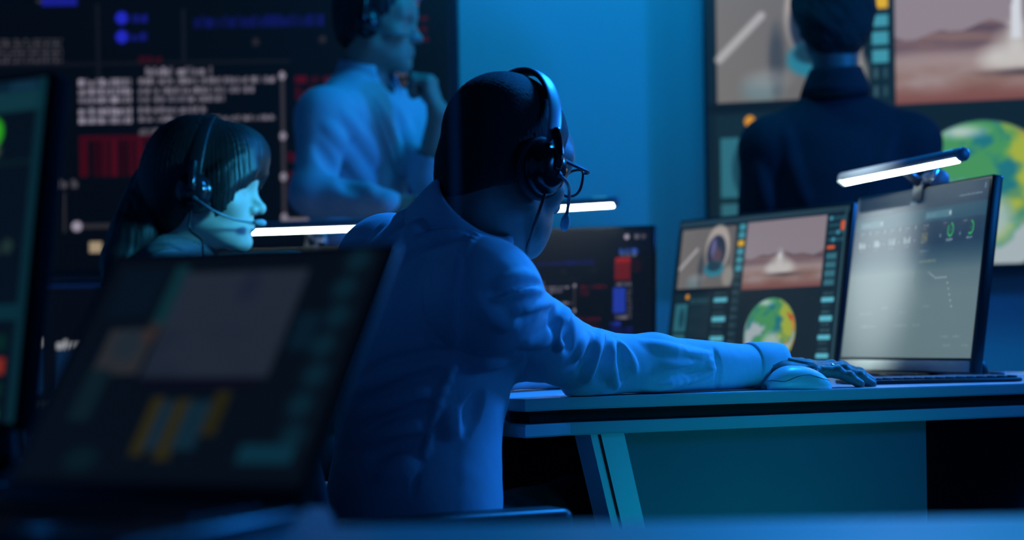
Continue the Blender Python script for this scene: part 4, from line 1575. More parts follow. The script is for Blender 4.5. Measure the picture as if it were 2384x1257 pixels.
# upper arm creases
Rg([(1137, 694), (1160, 690), (1190, 678), (1225, 672), (1262, 676)], 0.007, 0.0042, 0.008)
Cr([(1140, 686), (1165, 674), (1200, 660), (1235, 656), (1268, 664)], 0.0055, 0.0045, 0.007)
Rg([(1150, 672), (1180, 658), (1215, 648), (1255, 650)], 0.007, 0.003, 0.010)
Rg([(1184, 730), (1225, 728), (1262, 716), (1290, 700)], 0.008, 0.004, 0.010)
Cr([(1205, 744), (1245, 738), (1285, 720)], 0.006, 0.0028)
Rg([(1100, 690), (1140, 735), (1200, 760)], 0.010, 0.002)
Rg([(1215, 800), (1260, 790), (1290, 765)], 0.010, 0.002)
Cr([(1662, 812), (1669, 840), (1672, 870), (1668, 905)], 0.004, 0.003, 0.005)
Rg([(1655, 822), (1630, 826), (1600, 822)], 0.005, 0.0025, 0.006)
Rg([(1658, 842), (1632, 850), (1600, 856)], 0.005, 0.0025, 0.006)
# shoulder and yoke folds
Rg([(978, 520), (1000, 503), (1032, 494), (1064, 500)], 0.011, 0.0105, 0.009)
Cr([(990, 534), (1020, 518), (1060, 516), (1112, 528)], 0.008, 0.007, 0.008)
Rg([(935, 566), (975, 540), (1020, 526), (1080, 528), (1118, 534)], 0.009, 0.0075, 0.009)
Rg([(860, 560), (905, 522), (955, 496), (1000, 482)], 0.009, 0.0065, 0.009)
Cr([(885, 560), (935, 522), (985, 500)], 0.007, 0.0045, 0.008)
Rg([(880, 596), (930, 552), (985, 512)], 0.008, 0.006, 0.009)
Rg([(900, 628), (955, 580), (1010, 550), (1085, 545)], 0.008, 0.005, 0.009)
Rg([(930, 650), (1000, 595), (1080, 568)], 0.008, 0.0035)
Rg([(1070, 492), (1105, 502), (1140, 522)], 0.008, 0.005, 0.009)
# seams: armhole and side
arm_seam = [(1130, 528), (1105, 545), (1082, 570), (1068, 605), (1060, 660), (1054, 720), (1056, 780), (1078, 812)]
Cr(arm_seam, 0.0035, 0.0022, 0.004)
side_seam = [(1078, 815), (1048, 850), (1022, 900), (1002, 960), (984, 1030), (970, 1095), (962, 1150)]
Cr(side_seam, 0.004, 0.003, 0.005)
for i in range(22):
    q = spline([(a, b, 0) for a, b in side_seam], 6)[6 + i]
    s = 9 + 5 * ((i * 7) % 3)
    Rg([(q[0] + 1, q[1]), (q[0] + s * 0.6, q[1] - 2), (q[0] + s + 5, q[1] - 5)], 0.0045, 0.0022, 0.005)
for i in range(8):
    q = spline([(a, b, 0) for a, b in arm_seam], 6)[2 + i * 2]
    Rg([(q[0] - 12, q[1] - 2), (q[0], q[1] + 3), (q[0] + 8, q[1] + 6)], 0.004, 0.002, 0.005)
# back drag folds
Cr([(835, 885), (900, 850), (980, 832), (1060, 818)], 0.009, 0.0045)
Rg([(830, 915), (900, 880), (985, 852), (1050, 830)], 0.012, 0.004)
Cr([(850, 940), (920, 905), (985, 880), (1025, 862)], 0.009, 0.004)
Rg([(845, 975), (930, 938), (1005, 905)], 0.012, 0.004)
Cr([(855, 1000), (930, 965), (995, 938)], 0.009, 0.004)
Rg([(850, 1035), (920, 1010), (985, 985)], 0.013, 0.0045)
Cr([(850, 1065), (910, 1040), (975, 1020)], 0.010, 0.004)
Rg([(880, 1110), (930, 1090), (965, 1075)], 0.014, 0.005)
Rg([(1040, 1010), (1055, 985), (1060, 960)], 0.016, 0.004)
Cr([(1080, 1010), (1095, 960), (1120, 915)], 0.012, 0.004)
Rg([(1085, 860), (1130, 845), (1170, 850)], 0.012, 0.003)
V, Q = sv.mesh()
d = 0.0011 * noise3(V * [1, 1, 1.4], 38, 21) + 0.0005 * noise3(V, 90, 22)
V = displace(V, Q, d)
over = (V[:, 0] > 0.02) & (V[:, 1] > 2.46) & (V[:, 2] < DZ + 0.002)
V[over, 2] = DZ + 0.0015
shirt = fast_mesh('shirt', V, Q, M['shirt'], man)
cN = P(1086, 522, 2.41)
collar(shirt, cN, nk, HF.R[:, 0], 0.074, 0.065, 0.050, 0.056, M['shirt'], point=0.03, gap=0.3)
# cuffs
for side, Wp, ax in ((1, WR, ax_), (-1, WL, unit(WL - EL))):
    upv = np.array([0, 0, 1.0])
    ys = unit(np.cross(upv, ax))
    zs = np.cross(ax, ys)
    secs = []
    L = 0.064
    n = 32
    prof = [(-0.030, 0.0360), (-0.029, 0.0385), (-0.026, 0.0395), (0.0, 0.0400), (0.020, 0.0402), (0.0325, 0.0398), (0.0340, 0.0385), (0.0335, 0.0372), (0.0, 0.0365)]
    V, F = [], []
    for x, r in prof:
        for j in range(n):
            t = 2 * math.pi * j / n
            rr = r * (1 + 0.012 * math.sin(3 * t + 40 * x) + 0.012 * math.sin(5 * t + 90 * x))
            p = Wp + ax * x + ys * math.cos(t) * rr * 0.92 + zs * math.sin(t) * rr
            p[2] = max(p[2], DZ + 0.0012)
            V.append(p)
    for i in range(len(prof) - 1):
        for j in range(n):
            F.append((i * n + j, i * n + (j + 1) % n, (i + 1) * n + (j + 1) % n, (i + 1) * n + j))
    cf = mesh_obj('cuff', V, F, M['shirt'], shirt)
    if side == 1:
        bn = unit(-ys * 1.0 - zs * 0.62) if ys[1] > 0 else unit(ys - zs * 0.62)
        bp = Wp - ax * 0.006 + bn * 0.0385
        bfr = frame(bp, ax, bn)
        mesh_obj('button', *tr(bfr, lathe([(0.001, 0.0022), (0.0035, 0.0019), (0.0046, 0.0026), (0.0054, 0.0018), (0.0054, -0.001)], 20)), M['button'], cf)

# body
hp = head_prims(HF)
hp += [(HF.cap((-0.030, 0, -0.03), tuple(np.linalg.inv(HF.R) @ (NB - HF.o) / HF.s), 0.056, 0.060), 0.03),
       (HF.ell((-0.052, 0, -0.025), (0.046, 0.057, 0.056)), 0.03),
       (HF.ell((0.045, 0, -0.070), (0.045, 0.046, 0.032)), 0.02)]
Vh, Qh = volume(hp, 0.0026, 0.02).mesh()
tv = volume(upper(-0.010), 0.007, 0.02)
Vt, Qt = tv.mesh()
hx = np.array([0.962, 0.262, -0.055])
hz = unit(np.array([0.02, -0.10, 1.0]))
hfr = frame(WR - hx * 0.012 + np.array([0.0, 0.0, 0.0]), hx, hz)


class FF(Frame):
    def __init__(self, fr, s=1.0):
        self.o, self.R, self.s = fr[0], fr[1], s


hF = FF(hfr, 1.09)
hpr, hj = hand_prims(hF, 1, [(-2, 16, 10), (-2, 17, 10), (-1, 18, 10), (0, 18, 10)], spread=0.45)
hpr.append((cap(WR - ax_ * 0.08, WR, 0.031, 0.028), 0.02))
hpr.append((cap(WR, hF(0.03, 0, 0), 0.0275, 0.020), 0.015))
hv = volume(hpr, 0.0015, 0.012)
for i in range(4):                                   # tendons and knuckle creases
    a = hF(0.03, (0.012, 0.004, -0.005, -0.014)[i], 0.017)
    b = hF(*(hj[i][0] + np.array([-0.006, 0, 0.0105])))
    hv.op(cap(a, b, 0.0020), 0.007)
    for jn in (1, 2):
        c = hj[i][jn]
        for dx in (-0.0035, 0.0, 0.0035):
            q = c + np.array([dx, 0, 0.0108 if jn == 1 else 0.0095])
            hv.op(cap(hF(q[0], q[1] - 0.006, q[2]), hF(q[0], q[1] + 0.006, q[2]), 0.0005), 0.0012, 's')
Vr, Qr = hv.mesh()
Vr = displace(Vr, Qr, 0.00025 * noise3(Vr, 420, 9))
Vr[:, 2] = np.maximum(Vr[:, 2], DZ + 0.0008)
lfr = frame(WL, np.array([0.75, 0.65, -0.05]), (0, 0, 1))
lF = FF(lfr, 1.0)
lpr, _ = hand_prims(lF, -1, [(2, 16, 10)] * 4)
lpr.append((cap(WL - unit(WL - EL) * 0.06, WL, 0.028, 0.026), 0.02))
Vl, Ql = volume(lpr, 0.0025, 0.012).mesh()
Vl[:, 2] = np.maximum(Vl[:, 2], DZ + 0.0008)
V, Q = join_q((Vh, Qh), (Vt, Qt), (Vr, Qr), (Vl, Ql))
fast_mesh('body', V, Q, M['skin_d'], man)
for i in range(4):
    d = unit(hj[i][3] - hj[i][2])
    t = hj[i][3] + d * 0.002 + np.array([0, 0, 0.0050])
    R_ = hF.R @ frame((0, 0, 0), d, (0, 0, 1))[1]
    Vn, Qn = volume([(ell(hF(*t), np.array([0.0062, 0.0050, 0.0022]), R_), 0)], 0.0007, 0.003).mesh()
    fast_mesh('fingernail', Vn, Qn, M['nail'], man)

# hair: clipped short
hv_ = volume([(HF.ell((-0.008, 0, 0.047), (0.1015, 0.0805, 0.0935)), 0), (HF.ell((-0.051, 0, -0.033), (0.051, 0.0595, 0.068)), 0.03), (HF.ell((-0.034, 0, -0.008), (0.064, 0.0785, 0.054)), 0.02)], 0.0026, 0.02)
hv_.op(HF.sph((0.158, 0, -0.01), 0.100), 0.008, 's')
hv_.op(HF.cap((0.066, 0.3, -0.262), (0.066, -0.3, -0.262), 0.250), 0.010, 's')
hv_.op(HF.ell((0.065, 0, -0.055), (0.058, 0.13, 0.066)), 0.010, 's')
for s in (1, -1):
    hv_.op(HF.cap((-0.008, s * 0.085, -0.01), (-0.004, s * 0.085, 0.0), 0.034), 0.006, 's')
V, Q = hv_.mesh()
V = displace(V, Q, 0.0004 * noise3(V, 1100, 5, 2))
fast_mesh('hair', V, Q, M['hair_d'], man)
# trousers and shoes
hl, hr = plF(0.0, 0.085, -0.075), plF(0.0, -0.085, -0.075)
tF = Frame(plF.o, 62, 0)
kl, kr = tF(0.43, 0.15, -0.055), tF(0.43, -0.03, -0.055)
al, ar = np.array([kl[0] - 0.03, kl[1] + 0.02, 0.10]), np.array([kr[0] - 0.03, kr[1], 0.10])
legs_mesh(man, hl, hr, kl, kr, al, ar, plF.ell((-0.01, 0, -0.085), (0.104, 0.140, 0.085)))
shoe(man, al, 55)
shoe(man, ar, 55)
rp = hF(*(hj[2][0] * 0.42 + hj[2][1] * 0.58 + np.array([0, 0, 0.0])))
rd = unit(hF.R @ (hj[2][1] - hj[2][0]))
rfr = frame(rp, unit(np.cross(rd, (0, 0, 1))), rd)
rpts = [rfr[0] + rfr[1] @ np.array([0.0105 * math.cos(a), 0.0105 * math.sin(a), 0]) for a in np.linspace(0, 2 * math.pi, 41)]
tag(mesh_obj('ring', *tube(rpts, 1.0, 8, caps=False, flat=(0.0028, 0.0011), up=rd), M['ring'], None, loc=rp), 'silver ring on a finger of the hand beside the mouse', 'ring')

wp = WL - unit(WL - EL) * 0.0 + unit(WL - EL) * 0.046
wfr = frame(wp, unit(np.cross(unit(WL - EL), (0, 0, 1))), unit(WL - EL))
wt = thing('wristwatch', 'dark wristwatch on the far wrist, peeking out under the bent elbow', 'watch', wp)
wpts = [wfr[0] + wfr[1] @ np.array([0.031 * math.cos(a), 0.028 * math.sin(a), 0]) for a in np.linspace(0, 2 * math.pi, 41)]
mesh_obj('strap', *tube(wpts, 1.0, 8, caps=False, flat=(0.010, 0.002), up=wfr[1][:, 2]), M['black'], wt)
mesh_obj('watch_case', *tr((wp + np.array([0, 0, 0.031]), np.column_stack([wfr[1][:, 0], np.cross((0, 0, 1), wfr[1][:, 0]), (0, 0, 1)])), lathe([(0.001, 0.006), (0.015, 0.006), (0.018, 0.003), (0.018, -0.003)], 24)), M['gun'], wt)

cable_pts = [HF(0.0, -0.098, -0.038), P(1254, 495, 2.348), P(1238, 545, 2.375), P(1226, 590, 2.43), P(1222, 660, 2.56), P(1222, 760, 2.60), P(1203, 852, 2.52), P(1192, 888, 2.46),
             P(1166, 925, 2.395), P(1152, 975, 2.36), P(1144, 1040, 2.34), P(1146, 1110, 2.335), P(1152, 1170, 2.34)]
headset(HF, 'black wired headset with thin microphone worn by the man in the bright blue shirt', 'headsets',
        [(0.002, -0.112, -0.008), (0.014, -0.114, -0.012), (0.030, -0.108, -0.016), (0.048, -0.094, -0.020), (0.062, -0.082, -0.033), (0.070, -0.074, -0.052)], -1, cable_pts, band_w=0.0125, cups=0.040, accent=M['band'])

# eyeglasses
gl = thing('eyeglasses', 'dark rimmed eyeglasses on the man in the bright blue shirt', 'glasses', HF(0.10, 0, 0.0))
for s in (-1, 1):
    ringp = []
    for a in np.linspace(0, 2 * math.pi, 41):
        ca, sa = math.cos(a), math.sin(a)
        ex_ = abs(ca) ** 0.75 * (1 if ca > 0 else -1)
        ez_ = abs(sa) ** 0.75 * (1 if sa > 0 else -1)
        ringp.append(HF(0.112 - 0.012 * abs((s * 0.036 + ex_ * 0.027) / 0.06) ** 2, s * 0.036 + ex_ * 0.027, 0.010 + ez_ * 0.020))
    rim = mesh_obj('rim', *tube(ringp, 0.0020, 8, caps=False), M['black'], gl)
    lv = np.array([ringp[0] * 0 + np.mean(ringp[:-1], 0)] + ringp[:-1])
    lf = [(0, i + 1, (i + 1) % 40 + 1) for i in range(40)]
    mesh_obj('lens', lv, lf, M['lens'], rim)
    tp = [HF(0.101, s * 0.063, 0.023), HF(0.097, s * 0.074, 0.023), HF(0.06, s * 0.081, 0.022), HF(0.0, s * 0.082, 0.022), HF(-0.03, s * 0.083, 0.012)]
    mesh_obj('temple_arm', *tube(spline(tp, 6), 1.0, 8, flat=(0.0028, 0.0015), up=HF.R[:, 2]), M['black'], gl)
br = [HF(0.111, -0.010, 0.014), HF(0.117, 0, 0.017), HF(0.111, 0.010, 0.014)]
mesh_obj('bridge', *tube(spline(br, 6), 0.0018, 8), M['black'], gl)

# ---- woman with the ponytail ----------------------------------------
wom = thing('person', 'seated woman in profile with dark ponytail and navy knit, at left', 'person', (-0.70, 3.32, 0))
WF = Frame(P(480, 452, 3.32), -2, 3, 0, 0.985)
wNB = P(432, 612, 3.34)
wSR, wSL = P(398, 668, 3.17), P(392, 655, 3.50)
wch = Frame(P(352, 760, 3.33), 3, 26)
wab = Frame(P(300, 950, 3.33), 3, 12)
wpl = Frame(P(285, 1075, 3.33), 3, 0)
wER, wWR = P(440, 905, 3.10), P(640, 925, 3.12)
wEL, wWL = P(470, 895, 3.55), P(650, 905, 3.50)


def wupper(g):
    pr = [(wch.ell((0, 0, 0), (0.098 + g, 0.135 + g, 0.185 + g)), 0), (wab.ell((0, 0, 0), (0.088 + g, 0.118 + g, 0.16 + g)), 0.06),
          (wpl.ell((0, 0, 0), (0.105 + g, 0.155 + g, 0.11 + g)), 0.06),
          (cap(wNB + [-0.01, 0, -0.02], wSR, 0.050 + g, 0.052 + g), 0.05), (cap(wNB + [-0.01, 0, -0.02], wSL, 0.050 + g, 0.052 + g), 0.05),
          (cap(wSR, wER, 0.054 + g, 0.040 + g), 0.03), (cap(wER, wWR, 0.040 + g, 0.026 + g), 0.02),
          (cap(wSL, wEL, 0.054 + g, 0.040 + g), 0.03), (cap(wEL, wWL, 0.040 + g, 0.026 + g), 0.02)]
    return pr


V, Q = volume(wupper(0.006), 0.006, 0.02).mesh()
V = displace(V, Q, 0.0012 * noise3(V, 60, 31))
knit = fast_mesh('sweater', V, Q, M['knit'], wom)
wnk = unit(WF(-0.03, 0, -0.07) - wNB)
nv = volume([(cap(wNB - wnk * 0.01, wNB + wnk * 0.035, 0.066, 0.058), 0)], 0.004, 0.01)
nv.op(cap(wNB + wnk * 0.03, wNB + wnk * 0.2, 0.050), 0.004, 's')
V, Q = nv.mesh()
fast_mesh('neckband', V, Q, M['knit'], knit)
wp_ = head_prims(WF, True)
wp_ += [(WF.cap((-0.020, 0, -0.03), tuple(np.linalg.inv(WF.R) @ (wNB - WF.o) / WF.s), 0.048, 0.052), 0.03),
        (WF.ell((0.040, 0, -0.070), (0.040, 0.040, 0.026)), 0.02)]
Vh, Qh = volume(wp_, 0.0028, 0.02).mesh()
Vt, Qt = volume(wupper(-0.010), 0.009, 0.02).mesh()
hs = []
for Wp_, El_, sd in ((wWR, wER, 1), (wWL, wEL, -1)):
    fF = FF(frame(Wp_, unit(Wp_ - El_) + [0, 0, -0.05], (0, 0, 1)), 0.92)
    q, _ = hand_prims(fF, sd, [(8, 25, 15)] * 4)
    q.append((cap(Wp_ - unit(Wp_ - El_) * 0.04, Wp_, 0.024, 0.022), 0.02))
    hs.append(volume(q, 0.003, 0.012).mesh())
V, Q = join_q((Vh, Qh), (Vt, Qt), *hs)
fast_mesh('body', V, Q, M['skin_l'], wom)


def hair_strands(V, F, amp, freq, seed):
    L = (V - F.o) @ F.R
    ang = np.arctan2(L[:, 1], L[:, 0] - 0.0)
    r = np.random.default_rng(seed)
    out = np.zeros(len(V))
    for k in range(5):
        f = freq * r.uniform(0.6, 1.8)
        out += np.sin(ang * f + 6 * np.sin(L[:, 2] * r.uniform(10, 30) + r.uniform(0, 6)) * 0.25 + r.uniform(0, 6))
    return amp * out / 5


wh_ = volume([(WF.ell((-0.018, 0, 0.055), (0.110, 0.088, 0.100)), 0),
              (WF.ell((-0.060, 0, 0.000), (0.064, 0.076, 0.085)), 0.04),
              (WF.ell((0.062, 0, 0.078), (0.060, 0.076, 0.058)), 0.03),
              (WF.ell((0.045, 0.0, 0.03), (0.060, 0.084, 0.060)), 0.03)], 0.0030, 0.02)
wh_.op(WF.cap((0.293, 0.3, -0.190), (0.293, -0.3, -0.190), 0.292), 0.010, 's')
wh_.op(WF.ell((0.055, 0, -0.105), (0.080, 0.12, 0.078)), 0.012, 's')
rr = random.Random(5)
for s in (-1, 1):
    for i in range(11):
        t = i / 10
        x0, z0 = 0.028 + 0.070 * t, -0.020 + 0.066 * t
        yb = s * (0.079 - 0.030 * max(0, t - 0.35) ** 1.2 * 1.6)
        ln_k = rr.uniform(0.012, 0.034) * (1.25 - 0.6 * t)
        wh_.op(WF.cap((x0 - 0.010, yb * 0.98, z0 + 0.034), (x0 + 0.002, yb, z0 + 0.004), 0.013, 0.011), 0.012)
        wh_.op(WF.cap((x0 + 0.002, yb, z0 + 0.004), (x0 + 0.010 - 0.006 * t, yb * 0.99, z0 - ln_k), 0.0085, 0.0012), 0.008)
for y_ in np.linspace(-0.045, 0.045, 9):
    wh_.op(WF.cap((0.100 - 18 * y_ * y_, y_, 0.088), (0.110 - 18 * y_ * y_, y_, 0.052 - rr.uniform(0, 0.014)), 0.013, 0.003), 0.012)
V1, Q1 = wh_.mesh()
V1 = displace(V1, Q1, hair_strands(V1, WF, 0.0016, 60, 4))
pt = [WF(-0.095, 0, 0.015), P(362, 440, 3.34), P(338, 495, 3.33), P(312, 552, 3.31), P(280, 610, 3.29), P(252, 655, 3.28)]
pv = volume(caps_chain(pt, [0.040, 0.046, 0.048, 0.046, 0.036, 0.016], 0.02), 0.0042, 0.02)
V2, Q2 = pv.mesh()
V2 = displace(V2, Q2, 0.003 * noise3(V2 * np.array([1, 1, 0.15]), 170, 6))
V, Q = join_q((V1, Q1), (V2, Q2))
fast_mesh('hair', V, Q, M['hair_w'], wom)
lipv, lipq = volume([(WF.ell((0.0918, 0, -0.0535), (0.0085, 0.0215, 0.0052)), 0), (WF.ell((0.0905, 0, -0.0660), (0.0085, 0.0185, 0.0058)), 0.002)], 0.0018, 0.01).mesh()
fast_mesh('lips', lipv, lipq, M['lip'], wom)
hl, hr = wpl(0, 0.08, -0.03), wpl(0, -0.08, -0.03)
kl, kr = wpl(0.42, 0.09, -0.02), wpl(0.42, -0.09, -0.02)
al, ar = np.array([kl[0], kl[1], 0.1]), np.array([kr[0], kr[1], 0.1])
legs_mesh(wom, hl, hr, kl, kr, al, ar, wpl.ell((0, 0, -0.03), (0.112, 0.162, 0.095)), rs=(0.082, 0.058, 0.042))
shoe(wom, al, 0)
shoe(wom, ar, 0)
headset(WF, 'black headset with microphone boom worn by the woman in profile', 'headsets',
        [(0.0, -0.112, -0.016), (0.014, -0.116, -0.024), (0.040, -0.106, -0.040), (0.072, -0.084, -0.052), (0.100, -0.062, -0.056), (0.110, -0.056, -0.056)], -1,
        [WF(-0.006, -0.100, -0.040), WF(-0.008, -0.098, -0.075), P(470, 560, 3.20), P(473, 592, 3.15), P(482, 640, 3.10), P(490, 720, 3.08), P(500, 800, 3.06)], band_w=0.0135, cups=0.038, accent=M['black'])

# ---- standing man with folded arm -----------------------------------
stm = thing('person', 'standing man in a pale blue shirt holding his chin in one hand', 'person', (-0.40, 4.68, 0))
SF = Frame(P(880, 66, 4.68), -12, 4, 0, 1.07)
sNB = P(855, 215, 4.70)
sSR, sSL = P(756, 272, 4.52), P(962, 268, 4.82)
sch = Frame(P(838, 335, 4.70), -40, 4)
sab = Frame(P(838, 540, 4.70), -40, 0)
spl = Frame(P(838, 690, 4.70), -40, 0)
sER, sWR = P(728, 452, 4.44), P(905, 478, 4.34)
sEL, sWL = P(1000, 415, 4.60), P(1022, 262, 4.52)


def supper(g):
    return [(sch.ell((0, 0, 0), (0.118 + g, 0.158 + g, 0.21 + g)), 0), (sab.ell((0, 0, 0), (0.112 + g, 0.148 + g, 0.17 + g)), 0.07),
            (spl.ell((0, 0, 0), (0.115 + g, 0.160 + g, 0.13 + g)), 0.06),
            (cap(sNB + [0, 0, -0.055], sSR, 0.056 + g, 0.060 + g), 0.07), (cap(sNB + [0, 0, -0.06], sSL, 0.050 + g, 0.056 + g), 0.05),
            (cap(sSR, sER, 0.060 + g, 0.050 + g), 0.06), (cap(sER, sWR, 0.050 + g, 0.034 + g), 0.03),
            (cap(sSL, sEL, 0.062 + g, 0.048 + g), 0.035), (cap(sEL, sWL, 0.046 + g, 0.030 + g), 0.02)]


v = volume(supper(0.006), 0.0065, 0.02)
v.op(cap(wrap_lerp(sEL, sWL, 0.62), sWL + (sWL - sEL) * 0.3, 0.06), 0.0, 's')
snk = unit(SF(-0.03, 0, -0.07) - sNB)
v.op(cap(sNB + snk * 0.02, sNB + snk * 0.2, 0.062), 0.004, 's')
sfx = sch.R[:, 0]
v.op(cap(sNB + sfx * 0.060 + [0, 0, 0.01], sNB + sfx * 0.085 - [0, 0, 0.07], 0.030, 0.008), 0.006, 's')


def sfold(pts, r, amp, sink=False):
    v.fold(pts, r, amp, 4.0, 5.0, sink, 0.02)


sfold([(880, 235), (905, 300), (935, 380), (958, 450)], 0.010, 0.006)
sfold([(760, 290), (800, 340), (840, 400), (870, 450)], 0.018, 0.010)
sfold([(740, 340), (780, 400), (830, 450)], 0.016, 0.008, True)
sfold([(800, 260), (840, 320), (880, 380)], 0.016, 0.008)
sfold([(920, 240), (945, 300), (965, 360)], 0.014, 0.007)
V, Q = v.mesh()
V = displace(V, Q, 0.003 * noise3(V, 26, 41))
ssh = fast_mesh('shirt', V, Q, M['shirt2'], stm)
collar(ssh, sNB + snk * 0.040, snk, sfx, 0.098, 0.072, 0.058, 0.085, M['shirt2'], point=0.06, gap=0.5)
plk = [v.hit(a, b, 4.0, 5.0) for a, b in ((876, 250), (898, 310), (920, 370), (938, 430), (950, 490))]
plk = [p for p in plk if p is not None]
if len(plk) > 2:
    mesh_obj('placket', *tube(spline(plk, 5), 1.0, 8, flat=(0.004, 0.016), up=(0.7, -0.7, 0)), M['shirt2'], ssh)
hp = head_prims(SF)
hp += [(SF.cap((-0.025, 0, -0.03), tuple(np.linalg.inv(SF.R) @ (sNB - SF.o) / SF.s), 0.054, 0.058), 0.03), (SF.ell((0.042, 0, -0.072), (0.042, 0.042, 0.028)), 0.02)]
Vh, Qh = volume(hp, 0.0032, 0.02).mesh()
Vt, Qt = volume(supper(-0.010), 0.009, 0.02).mesh()
kF = FF(frame(sWL, np.array([-0.25, 0.05, 0.95]), np.array([0.9, -0.25, 0.3])), 1.0)
q1, _ = hand_prims(kF, -1, [(62, 70, 35), (66, 75, 35), (70, 78, 35), (72, 80, 35)], thumb=[(0.020, 0.024, -0.010), (0.050, 0.034, -0.030), (0.078, 0.030, -0.044), (0.098, 0.024, -0.052)])
q1.append((cap(wrap_lerp(sEL, sWL, 0.5), sWL, 0.036, 0.027), 0.02))
q2F = FF(frame(sWR, unit(sWR - sER), np.array([0.2, -0.9, 0.3])), 1.0)
q2, _ = hand_prims(q2F, -1, [(25, 30, 20)] * 4)
q2.append((cap(sWR - unit(sWR - sER) * 0.05, sWR, 0.028, 0.027), 0.02))
V, Q = join_q((Vh, Qh), (Vt, Qt), volume(q1, 0.003, 0.012).mesh(), volume(q2, 0.003, 0.012).mesh())
fast_mesh('body', V, Q, M['skin_m'], stm)
hh = volume([(SF.ell((-0.016, 0, 0.056), (0.106, 0.086, 0.098)), 0), (SF.ell((-0.058, 0, -0.005), (0.053, 0.067, 0.055)), 0.03)], 0.004, 0.02)
hh.op(SF.ell((0.120, 0, -0.005), (0.075, 0.12, 0.080)), 0.012, 's')
hh.op(SF.ell((0.045, 0, -0.095), (0.095, 0.13, 0.085)), 0.012, 's')
V, Q = hh.mesh()
V = displace(V, Q, hair_strands(V, SF, 0.0025, 30, 14))
fast_mesh('hair', V, Q, M['hair_w'], stm)
hl, hr = spl(0, 0.09, -0.08), spl(0, -0.09, -0.08)
kl, kr = np.array([hl[0] + 0.01, hl[1] - 0.02, 0.50]), np.array([hr[0], hr[1] - 0.02, 0.50])
al, ar = np.array([kl[0], kl[1] + 0.02, 0.10]), np.array([kr[0], kr[1] + 0.02, 0.10])
legs_mesh(stm, hl, hr, kl, kr, al, ar, spl.ell((0, 0, -0.03), (0.122, 0.168, 0.12)), rs=(0.092, 0.066, 0.05))
shoe(stm, al, -40)
shoe(stm, ar, -40)
headset(SF, 'dark headset worn by the standing man in the pale blue shirt', 'headsets',
        [(0.0, -0.112, -0.014), (0.014, -0.116, -0.018), (0.045, -0.104, -0.026), (0.080, -0.085, -0.030), (0.108, -0.066, -0.030)], -1, None, band_w=0.009, cups=0.036, accent=M['black'])

# ---- person seen from behind at the right ----------------------------
bk = thing('person', 'dark figure in a navy jacket seen from behind, facing the rocket display', 'person', (0.855, 4.5, 0))
BF = Frame(P(1938, 58, 4.50), 92, 4, 0, 1.03)
bNB = P(1945, 215, 4.50)
bSR, bSL = P(2118, 335, 4.50), P(1792, 345, 4.50)
bch = Frame(P(1954, 430, 4.50), 90, 4)
bab = Frame(P(1954, 640, 4.50), 90, 0)
bpl = Frame(P(1954, 800, 4.50), 90, 0)
bER, bWR = P(2140, 640, 4.52), P(2120, 850, 4.42)
bEL, bWL = P(1770, 640, 4.52), P(1790, 850, 4.42)


def bupper(g):
    return [(bch.ell((0, 0, 0), (0.120 + g, 0.185 + g, 0.23 + g)), 0), (bab.ell((0, 0, 0), (0.115 + g, 0.175 + g, 0.20 + g)), 0.08),
            (bpl.ell((0, 0, 0), (0.122 + g, 0.178 + g, 0.17 + g)), 0.08),
            (cap(bNB + [0, 0, -0.05], bSR, 0.056 + g, 0.066 + g), 0.05), (cap(bNB + [0, 0, -0.05], bSL, 0.056 + g, 0.066 + g), 0.05),
            (cap(bSR, bER, 0.070 + g, 0.056 + g), 0.035), (cap(bER, bWR, 0.056 + g, 0.040 + g), 0.02),
            (cap(bSL, bEL, 0.070 + g, 0.056 + g), 0.035), (cap(bEL, bWL, 0.056 + g, 0.040 + g), 0.02)]


v = volume(bupper(0.008), 0.007, 0.02)
for pts in ([(1830, 300), (1850, 400), (1880, 480)], [(2080, 300), (2050, 400), (2010, 480)], [(1760, 380), (1775, 440), (1790, 490)]):
    v.fold(pts, 0.016, 0.006, 4.0, 5.0, False, 0.02)
V, Q = v.mesh()
V = displace(V, Q, 0.0025 * noise3(V, 24, 51))
jk = fast_mesh('jacket', V, Q, M['jacket'], bk)
bnk = unit(BF(-0.03, 0, -0.07) - bNB)
collar(jk, bNB + bnk * 0.028, bnk, BF.R[:, 0], 0.094, 0.072, 0.050, 0.055, M['jacket'], point=0.03, gap=0.35)
hp = head_prims(BF)
hp += [(BF.cap((-0.028, 0, -0.03), tuple(np.linalg.inv(BF.R) @ (bNB - BF.o) / BF.s), 0.056, 0.060), 0.03)]
Vh, Qh = volume(hp, 0.0038, 0.02).mesh()
Vt, Qt = volume(bupper(-0.010), 0.009, 0.02).mesh()
hs = []
for Wp_, El_, sd in ((bWR, bER, 1), (bWL, bEL, -1)):
    fF = FF(frame(Wp_, unit(Wp_ - El_), (0, -1, 0) if sd else (0, 1, 0)), 1.0)
    q, _ = hand_prims(fF, sd, [(15, 30, 20)] * 4)
    q.append((cap(Wp_ - unit(Wp_ - El_) * 0.05, Wp_, 0.028, 0.026), 0.02))
    hs.append(volume(q, 0.0035, 0.012).mesh())
V, Q = join_q((Vh, Qh), (Vt, Qt), *hs)
fast_mesh('body', V, Q, M['skin_d'], bk)
hh = volume([(BF.ell((-0.014, 0, 0.060), (0.118, 0.106, 0.112)), 0), (BF.ell((-0.050, 0, -0.010), (0.070, 0.090, 0.085)), 0.04)], 0.0045, 0.02)
hh.op(BF.ell((0.125, 0, -0.010), (0.085, 0.14, 0.090)), 0.012, 's')
hh.op(BF.ell((0.050, 0, -0.110), (0.085, 0.13, 0.080)), 0.012, 's')
V, Q = hh.mesh()
V = displace(V, Q, 0.004 * noise3(V, 110, 61))
fast_mesh('hair', V, Q, M['hair_d'], bk)
hl, hr = bpl(0, 0.09, -0.06), bpl(0, -0.09, -0.06)
